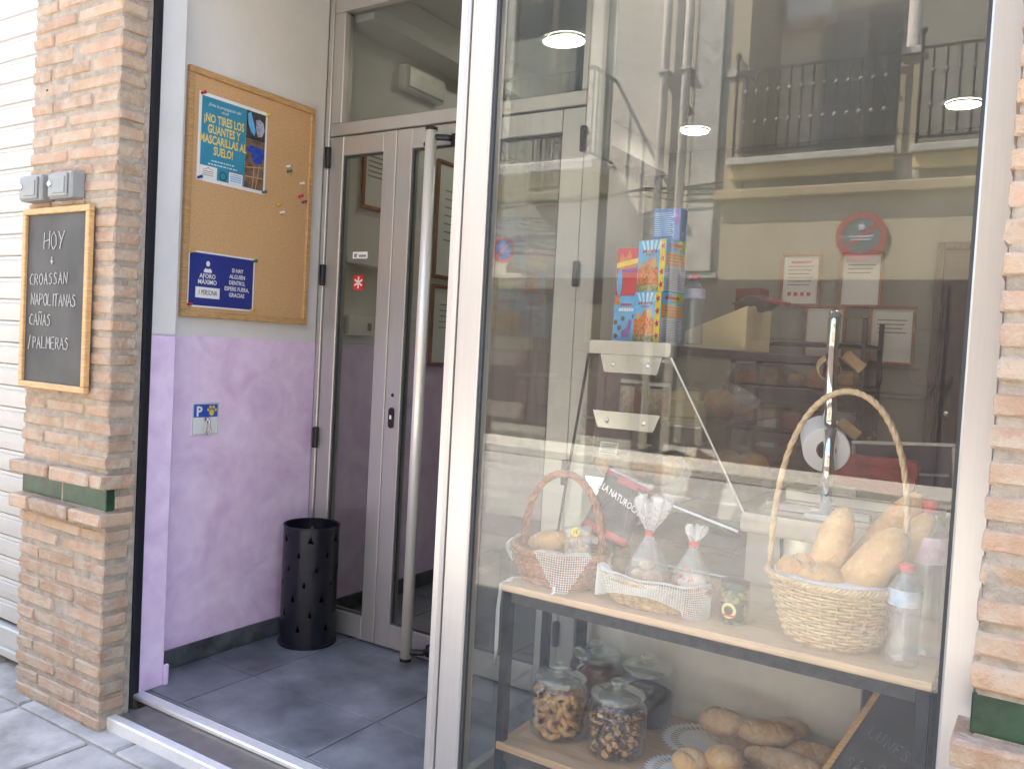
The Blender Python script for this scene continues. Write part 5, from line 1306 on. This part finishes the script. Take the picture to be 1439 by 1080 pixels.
# framed papers on the back wall and the plum doorway
def framed(label, x, z, w, h, y=4.196, lines=0, logo=None, rot=ROT_F, loc=None):
    t = thing('framed_paper', label, 'picture', loc or (x, y, z), rot=rot, group='framed papers in the shop')
    part('sheet', MB().box(-w/2+.01, w/2-.01, -h/2+.01, h/2-.01, .002, .005), m_paper, t); frame_bars(t, w, h, .018, .016, m_frame)
    b = MB()
    for i in range(lines): b.box(-w*.32, w*(.32-.05*(i % 3)), h*(.25-.07*i), h*(.25-.07*i)+.006, .0055, .0065)
    if lines: part('text_line', b, m_grayink, t)
    if logo:
        b = MB(); b.box(-w*.25, w*.25, h*.32, h*.32+.012, .0055, .0065); part('heading', b, logo, t)
        b = MB()
        for i in range(4): b.box(-w*.3+i*w*.16, -w*.3+i*w*.16+.024, -h*.30, -h*.30+.024, .0055, .0065)
        part('stamp', b, m_red, t)
    return t
framed('framed certificate with red heading, upper left on the back wall', -1.505, 1.838, .27, .36, lines=6, logo=m_red)
framed('framed pale paper, upper right on the back wall', -1.115, 1.842, .27, .37, lines=3)
framed('framed paper half hidden by the chrome stand on the back wall', -1.325, 1.485, .27, .36, lines=0)
framed('framed grey paper, lower right on the back wall', -.905, 1.480, .28, .38, lines=4)
t = thing('plum_door', 'dark plum inner door at the right of the shop back wall', 'door', (-.05, 4.19, 0))
part('leaf', MB().box(-.62, .35, 4.155, 4.198, .005, 2.02, .004), m_plum, t); part('casing', MB().box(-.67, -.625, 4.15, 4.199, .003, 2.07, .004).box(.355, .40, 4.15, 4.199, .003, 2.07, .004).box(-.625, .355, 4.15, 4.199, 2.025, 2.07, .004), m_darkwood, t)
k = MB(); k.smooth = True; k.ball((-.55, 4.13, 1.0), .025, 12, 8); part('knob', k, m_chrome, t)
# inner side wall seen through the door: frames, switch box, emergency lamp, narrow shelf
framed('framed certificate on the side wall behind the narrow door pane', 0, 0, .22, .32, lines=5, rot=ROT_L, loc=(-2.699, 1.215, 2.02))
framed('wide framed text on the side wall behind the steel pull bar', 0, 0, .42, .60, lines=7, rot=ROT_L, loc=(-2.699, 1.86, 1.90))
framed('lower framed text on the side wall behind the steel pull bar', 0, 0, .42, .42, lines=5, rot=ROT_L, loc=(-2.699, 1.86, 1.36))
solo('wall_ledge', MB().box(-2.699, -2.62, .96, 1.42, 1.595, 1.625, .003), m_wall_w, 'narrow pale ledge on the side wall behind the narrow door pane', 'ledge', (-2.66, 1.2, 1.6))
t = thing('wall_box', 'white switch box on the side wall behind the narrow door pane', 'switch box', (-2.699, 1.125, 1.325), rot=ROT_L)
part('housing', MB().box(-.085, .085, -.045, .045, 0, .035, .004), m_white, t); part('knob', MB().box(.03, .045, -.02, .015, .036, .048, .002), m_grayink, t)
t = thing('emergency_lamp', 'white emergency lamp on the side wall seen through the transom pane', 'lamp', (-2.700, 1.475, 2.512), rot=ROT_L)
part('housing', MB().box(-.150, .150, -.058, .058, 0, .05, .006), m_white, t); part('diffuser', MB().box(-.138, .138, -.047, .047, .0502, .062, .006), M('opal_diffuser', (.68, .67, .60), .35), t)
# LED panels, set in the ceiling
for x, y, lb in ((-2.10, 1.86, 'round lit ceiling panel seen through the door transom'), (-2.115, 3.64, 'round lit ceiling panel at the back of the shop, left'), (-.53, 3.64, 'round lit ceiling panel at the back of the shop, right'), (-.53, 1.86, 'round lit ceiling panel above the counter front'), (.5, 2.7, 'round lit ceiling panel near the right inner wall')):
    t = thing('ceiling_lamp', lb, 'lamp', (x, y, 2.76), group='round ceiling panels in the shop')
    b = MB(); b.lathe([(.0, 2.766), (.088, 2.766), (.088, 2.772)], x, y, 32); part('lit_disc', b, m_lamp, t)
    b = MB(); b.smooth = True; b.lathe([(.0885, 2.7655), (.091, 2.7655), (.093, 2.770), (.094, 2.779)], x, y, 32); b.f = [f for f in b.f if len(f) == 4]; b.m = b.m[:len(b.f)]; b.sm = b.sm[:len(b.f)]; part('rim', b, m_white, t)

# ================================================================== across the street (seen mirrored in the glass)
YO = -8.2
m_ow = M('cream_render', (.40, .335, .235), .9, var=.07, scale=1.5, bump=.12, bscale=60)
m_ow2 = M('white_render', (.60, .56, .49), .9, var=.06, scale=1.5, bump=.12, bscale=60)
m_ochre = M('ochre_trim', (.60, .42, .19), .85, var=.12, scale=8)
m_stone = M('grey_stone_trim', (.46, .44, .40), .9, var=.15, scale=10, bump=.3)
m_brownd = M('brown_door', (.085, .06, .052), .55, var=.2, scale=3, stretch=(8, 1, 1))
m_iron = M('wrought_iron', (.035, .035, .037), .5, .4)
m_ball = M('worn_iron', (.20, .19, .18), .6, 0)
m_pane2 = M('dark_window_pane', (.02, .022, .024), .08, 0)
setting('far_kerb', MB().box(-30, 30, YO+.001, YO+1.0, ZP-.002, ZP+.10, .01), m_stone)
def rail_panel(t, x0, x1, y, z0, z1, posts=True, ornate=False, n=None):
    part('top_rail', MB().box(x0, x1, y-.02, y+.02, z1-.03, z1, .004), m_iron, t)
    part('bottom_rail', MB().box(x0, x1, y-.015, y+.015, z0+.06, z0+.085, .003), m_iron, t)
    n = n or max(2, round((x1-x0)/.125))
    bm_ = MB(); bm_.tube([(0, 0, 0), (0, 0, z1-z0-.115)], .0085, 6)
    if ornate:
        for zc, s_ in ((.30, 1), (.62, -1)):
            bm_.tube([(.055*math.sin(q*.5)*1., 0, zc+.055*math.cos(q*.5)) for q in range(13)], .006, 5)
    bar = bm_.mesh('bar', m_iron)
    kb = MB(); kb.smooth = True; kb.ball((0, 0, 0), .026, 8, 6); knob = kb.mesh('knob', m_ball)
    for i in range(n+1):
        x = x0+.02+(x1-x0-.04)*i/n
        o = link('bar', bar, t); o.location = Vector((x, y, z0+.085))-ORG[t]
        if not ornate or i % 2 == 0:
            for f in (.36, .70): k = link('knob', knob, o); k.location = (0, 0, (z1-z0)*f-.085+.02)
# ---- cream house with pillared terrace
t = thing('cream_house', 'cream house opposite with pillared terrace balcony, mirrored in the display window', 'building', (2, YO-3, ZP))
part('wall', MB().box(-3.52, 12, YO-7, YO-.002, ZP, 3.22), m_ow, t)
part('terrace_back', MB().box(-3.30, 12, YO-7, YO-1.3, 3.225, 6.6), M('terrace_plaster', (.82, .71, .54), .9, var=.06, scale=2), t)
part('side_pier', MB().box(-3.52, -3.30, YO-7, YO-.004, 3.226, 6.6), m_ow, t)
part('terrace_ceiling', MB().box(-3.52, 12, YO-7, YO+.02, 6.602, 6.9), m_ow, t)
part('terrace_floor', MB().box(-3.298, 12, YO-1.29, YO-.05, 3.26, 3.60), m_stone, t)
part('roof', MB().box(-3.6, 12.2, YO-7.2, YO+.45, 6.902, 7.08), m_ochre, t)
part('string_course', MB().box(-3.60, 12, YO-.001, YO+.10, 3.19, 3.30, .01), M('dull_ochre', (.36, .275, .165), .85, var=.12, scale=8), t)
for a, b in ((-3.42, -1.62), (-1.42, .40), (.60, 2.40)):
    part('ochre_band', MB().box(a, b, YO-.03, YO+.10, 3.42, 3.58, .008), m_ochre, t)
    part('slab_edge', MB().box(a-.02, b+.02, YO-.03, YO+.16, 3.582, 3.66, .008), m_stone, t)
    bl = part('balustrade', MB().box(a, a+.03, YO+.03, YO+.06, 3.70, 4.86, .004), m_iron, t)
    part('end_post', MB().box(b-.03, b, YO+.03, YO+.06, 3.70, 4.86, .004), m_iron, bl)
    for x in (a+.015, b-.015):
        k = MB(); k.smooth = True; k.ball((x, YO+.045, 4.88), .035, 10, 8, (1, 1, 1.4)); part('finial', k, m_iron, bl)
    k = MB(); k.box(a+.03, b-.03, YO+.035, YO+.055, 4.68, 4.71); k.box(a+.03, b-.03, YO+.035, YO+.055, 3.74, 3.765); part('rail', k, m_iron, bl)
    n = 14
    bm_ = MB(); bm_.tube([(0, 0, 0), (0, 0, .92)], .014, 6); bar = bm_.mesh('bar', m_iron)
    kb = MB(); kb.smooth = True; kb.ball((0, 0, .32), .032, 8, 6); kb.ball((0, 0, .68), .032, 8, 6); kn = kb.mesh('bar_knob', m_ball)
    for i in range(1, n):
        x = a+(b-a)*i/n; o = link('bar', bar, bl); o.location = Vector((x, YO+.045, 3.765))-ORG[t]
        o = link('bar_knob', kn, bl); o.location = Vector((x, YO+.045, 3.765))-ORG[t]
for x in (-3.41, -1.52, .50, 2.5):
    p = part('pedestal', MB().box(x-.10, x+.10, YO-.22, YO-.02, 3.60, 4.66, .01), m_ow, t)
    part('pedestal_cap', MB().box(x-.14, x+.14, YO-.26, YO+.02, 4.662, 4.74, .01), m_stone, p)
    k = MB(); k.smooth = True; k.lathe([(.085, 4.742), (.075, 4.78), (.072, 6.5), (.10, 6.6)], x, YO-.12, 20); part('column', k, m_ow2, p)
wd = part('terrace_door', MB().box(-2.75, -1.75, YO-1.30, YO-1.25, 3.605, 5.75), M('terrace_joinery', (.36, .31, .29), .6, var=.15), t)
part('door_pane', MB().box(-2.65, -2.30, YO-1.249, YO-1.24, 3.75, 5.6).box(-2.2, -1.85, YO-1.249, YO-1.24, 3.75, 5.6), M('dim_pane', (.17, .155, .15), .3), wd)
part('cooling_unit', MB().box(-3.15, -2.6, YO-1.29, YO-.9, 5.6, 6.1, .02), m_white, t)
part('plinth', MB().box(-3.52, 12, YO-.0015, YO+.012, ZP, 2.24), m_brownd, t)
for a, b in ((-3.2, -1.0), (-.6, 2.2), (3.0, 5.4)):
    g = part('garage_door', MB().box(a, b, YO+.0125, YO+.035, ZP+.10, 2.20, .004), m_brownd, t)
    for i in range(1, 8): part('groove_board', MB().box(a+.03, b-.03, YO+.0352, YO+.042, .05+.27*i-.12, .05+.27*i+.13, .003), m_brownd, g)
gs = MB(); q = random.Random(6)
for cx, cz, a, b in ((-1.85, 1.30, .30, .26), (-1.40, 1.22, .34, .30), (-1.15, 1.42, .20, .34), (-2.05, 1.12, .16, .2)):
    gs.tube([(cx+a*math.cos(w), YO+.0425, cz+b*math.sin(w)+.04*math.sin(3*w)) for w in [2*PI*i/26*.93+.4 for i in range(26)]], .009, 4)
part('graffiti', gs, M('dark_spray', (.035, .03, .045), .8), t)
# ---- white house left of it with ornate balcony, downpipes
t = thing('white_house', 'white house opposite with ornate iron balcony and two downpipes, mirrored in the glass', 'building', (-9, YO-3, ZP))
part('wall', MB().box(-16, -3.53, YO-7, YO-.05, ZP, 8.2), m_ow2, t)
part('plinth', MB().box(-16, -3.53, YO-.049, YO+.0, ZP, 2.26), m_brownd, t)
part('plinth_cap', MB().box(-16, -3.53, YO-.048, YO+.03, 2.262, 2.33, .008), m_stone, t)
part('cornice', MB().box(-16, -3.53, YO-.049, YO+.35, 7.9, 8.2, .02), m_stone, t)
for x0, x1, zb in ((-7.0, -5.05, 3.70), (-11.2, -9.2, 3.70)):
    bl = part('balcony', MB().box(x0-.06, x1+.06, YO-.048, YO+.62, zb-.14, zb, .015), m_stone, t)
    part('soffit', MB().prism([(YO-.04, zb-.42), (YO+.20, zb-.30), (YO+.55, zb-.141), (YO-.04, zb-.141)], 'x', x0, x1), m_ow, bl)
    for y, along in ((YO+.58, True),):
        k = MB(); k.box(x0, x1, y-.02, y+.02, zb+1.10, zb+1.14); k.box(x0, x1, y-.014, y+.014, zb+.05, zb+.075); k.box(x0, x1, y-.014, y+.014, zb+.30, zb+.32); k.box(x0, x1, y-.014, y+.014, zb+.72, zb+.74)
        for x in (x0, x1): k.box(x-.014, x+.014, YO-.04, y, zb+1.10, zb+1.14); k.box(x-.014, x+.014, YO-.04, y, zb+.05, zb+.075)
        part('rail', k, m_iron, bl)
        n = 16; bar = MB().tube([(0, 0, 0), (0, 0, 1.04)], .012, 6).mesh('bar', m_iron)
        sc = MB()
        sc.tube([(.052*math.cos(q), 0, .18+.095*math.sin(q)) for q in [2*PI*i/14 for i in range(14)]], .012, 5, closed=True)
        sc.tube([(.05*math.cos(q), 0, .76+.10*math.sin(q)) for q in [PI*i/10 for i in range(11)]], .012, 5)
        scm = sc.mesh('scroll', m_iron)
        for i in range(n+1):
            x = x0+(x1-x0)*i/n; o = link('bar', bar, bl); o.location = Vector((x, y, zb+.07))-ORG[t]
            if i < n: o = link('scroll', scm, bl); o.location = Vector((x+(x1-x0)/n/2, y, zb+.07))-ORG[t]
        for x in (x0, x1):
            for i in range(1, 5):
                o = link('bar', bar, bl); o.location = Vector((x, YO-.04+.62*i/5, zb+.07))-ORG[t]
    d = part('balcony_door', MB().box((x0+x1)/2-.6, (x0+x1)/2+.6, YO-.049, YO-.02, zb+.002, zb+2.5), m_brownd, t)
    for s_ in (-1, 1):
        part('door_pane', MB().box((x0+x1)/2+s_*.29-.23, (x0+x1)/2+s_*.29+.23, YO-.019, YO-.012, zb+.5, zb+2.35), m_pane2, d)
    part('door_surround', MB().box((x0+x1)/2-.78, (x0+x1)/2-.61, YO-.048, YO+.03, zb+.003, zb+2.7, .01).box((x0+x1)/2+.61, (x0+x1)/2+.78, YO-.048, YO+.03, zb+.003, zb+2.7, .01).box((x0+x1)/2-.61, (x0+x1)/2+.61, YO-.048, YO+.03, zb+2.52, zb+2.7, .01), m_stone, d)
    g = part('house_door', MB().box((x0+x1)/2-1.3, (x0+x1)/2+1.45, YO+.001, YO+.03, ZP+.10, 2.25), m_brownd, t)
    for i in range(9): part('door_board', MB().box((x0+x1)/2-1.28+i*.30, (x0+x1)/2-1.28+i*.30+.28, YO+.0302, YO+.042, .1, 2.2, .004), m_brownd, g)
for x in (-4.34, -4.05):
    k = MB(); k.smooth = True; k.tube([(x, YO+.06, .1), (x, YO+.06, 5.2), (x, YO+.06, 8.0)], .055, 12); p = part('downpipe', k, m_ow2, t)
    for z in (1.2, 3.0, 4.8, 6.6): part('pipe_clip', MB().box(x-.07, x+.07, YO-.048, YO+.13, z, z+.03), m_stone, p)
part('pilaster', MB().box(-3.95, -3.60, YO-.048, YO+.05, 2.34, 7.88, .01), m_stone, t)
# ---- sagging cables and the no-entry disc
def cable(label, pts, r):
    k = MB(); k.smooth = True; k.tube(pts, r, 6); solo('street_cable', k, m_black, label, 'cable', pts[0])
for i in range(4):
    cable(('thickest', 'second', 'third', 'lowest')[i]+' of the black cables strung along the opposite house walls', [(-8+j*.5, YO+.05+.012*i, 3.36-.035*i+.05*math.sin(j*.9+i)+.03*math.sin(j*2.1)) for j in range(10)], .014-.002*i)
t = thing('round_sign', 'round red rimmed prohibition sign on the cream wall opposite, mirrored in the glass', 'sign', (-1.90, YO+.008, 2.72), rot=ROT_B)
def disc_mb(r, r0, z0, z1, n=40):
    mb = MB()
    if r0 == 0: mb.lathe([(r, z0), (r, z1)], 0, 0, n)
    else: mb.lathe([(r0, z0), (r, z0), (r, z1), (r0, z1), (r0, z0)], 0, 0, n); mb.f = [f for f in mb.f if len(f) == 4]; mb.m = mb.m[:len(mb.f)]; mb.sm = mb.sm[:len(mb.f)]
    return mb
part('plate', disc_mb(.265, 0, .0, .012), M('sign_grey_blue', (.10, .13, .15), .4), t); part('red_rim', disc_mb(.270, .200, .013, .018), M('faded_red', (.34, .035, .03), .6), t)
b = MB(); b.obox(Matrix.Rotation(math.radians(-38), 4, 'Z') @ Matrix.Translation(Vector((0, 0, .0145))), (.41, .045, .003)); part('red_bar', b, M('faded_red'), t)
b = MB(); b.box(-.13, .13, -.012, .006, .0165, .0185); b.box(-.11, .11, -.045, -.030, .0165, .0185); b.box(-.03, .03, .07, .13, .0165, .0185); part('sign_mark', b, m_lgrey, t)
t = thing('parking_sign', 'small round blue and red no parking sign on the white wall opposite', 'sign', (-6.62, YO+.044, 2.66), rot=ROT_B)
part('plate', disc_mb(.17, 0, .0, .010), m_blue, t); part('red_rim', disc_mb(.19, .145, .011, .016), m_red, t)
b = MB(); b.obox(Matrix.Rotation(math.radians(-42), 4, 'Z') @ Matrix.Translation(Vector((0, 0, .0125))), (.30, .036, .003)); part('red_bar', b, m_red, t)
# more houses along the street ends, so that the row goes on outside the frame
for k, (x0, x1, h, mm, lb) in enumerate(((-30, -16.05, 7.4, m_ow, 'plain cream house at the far left of the street row'), (12.05, 26, 8.0, m_ow2, 'plain white house at the far right of the street row'))):
    t = thing('row_house', lb, 'building', ((x0+x1)/2, YO-3, ZP))
    part('wall', MB().box(x0, x1, YO-7, YO-.02, ZP, h), mm, t); part('roof', MB().box(x0, x1, YO-7.2, YO+.4, h+.002, h+.2), m_ochre, t)
    for i in range(4):
        for z in (.1, 3.6):
            x = x0+1.5+i*3.2; wn = part('window', MB().box(x, x+1.1, YO-.019, YO+.03, z+.6, z+2.3, .01), m_stone, t); part('pane', MB().box(x+.1, x+1.0, YO+.031, YO+.04, z+.7, z+2.2), m_pane2, wn)
for k, (x0, x1, lb) in enumerate(((-30, -9.05, 'plain cream house left along the shop side of the street'), (7.05, 26, 'plain cream house right along the shop side of the street'))):
    t = thing('row_house', lb, 'building', ((x0+x1)/2, 3, ZP)); part('wall', MB().box(x0, x1, -.02, 7, ZP, 5.2), M('house_plaster'), t); part('roof', MB().box(x0, x1, -.2, 7.2, 5.202, 5.36), M('roof_tile'), t)
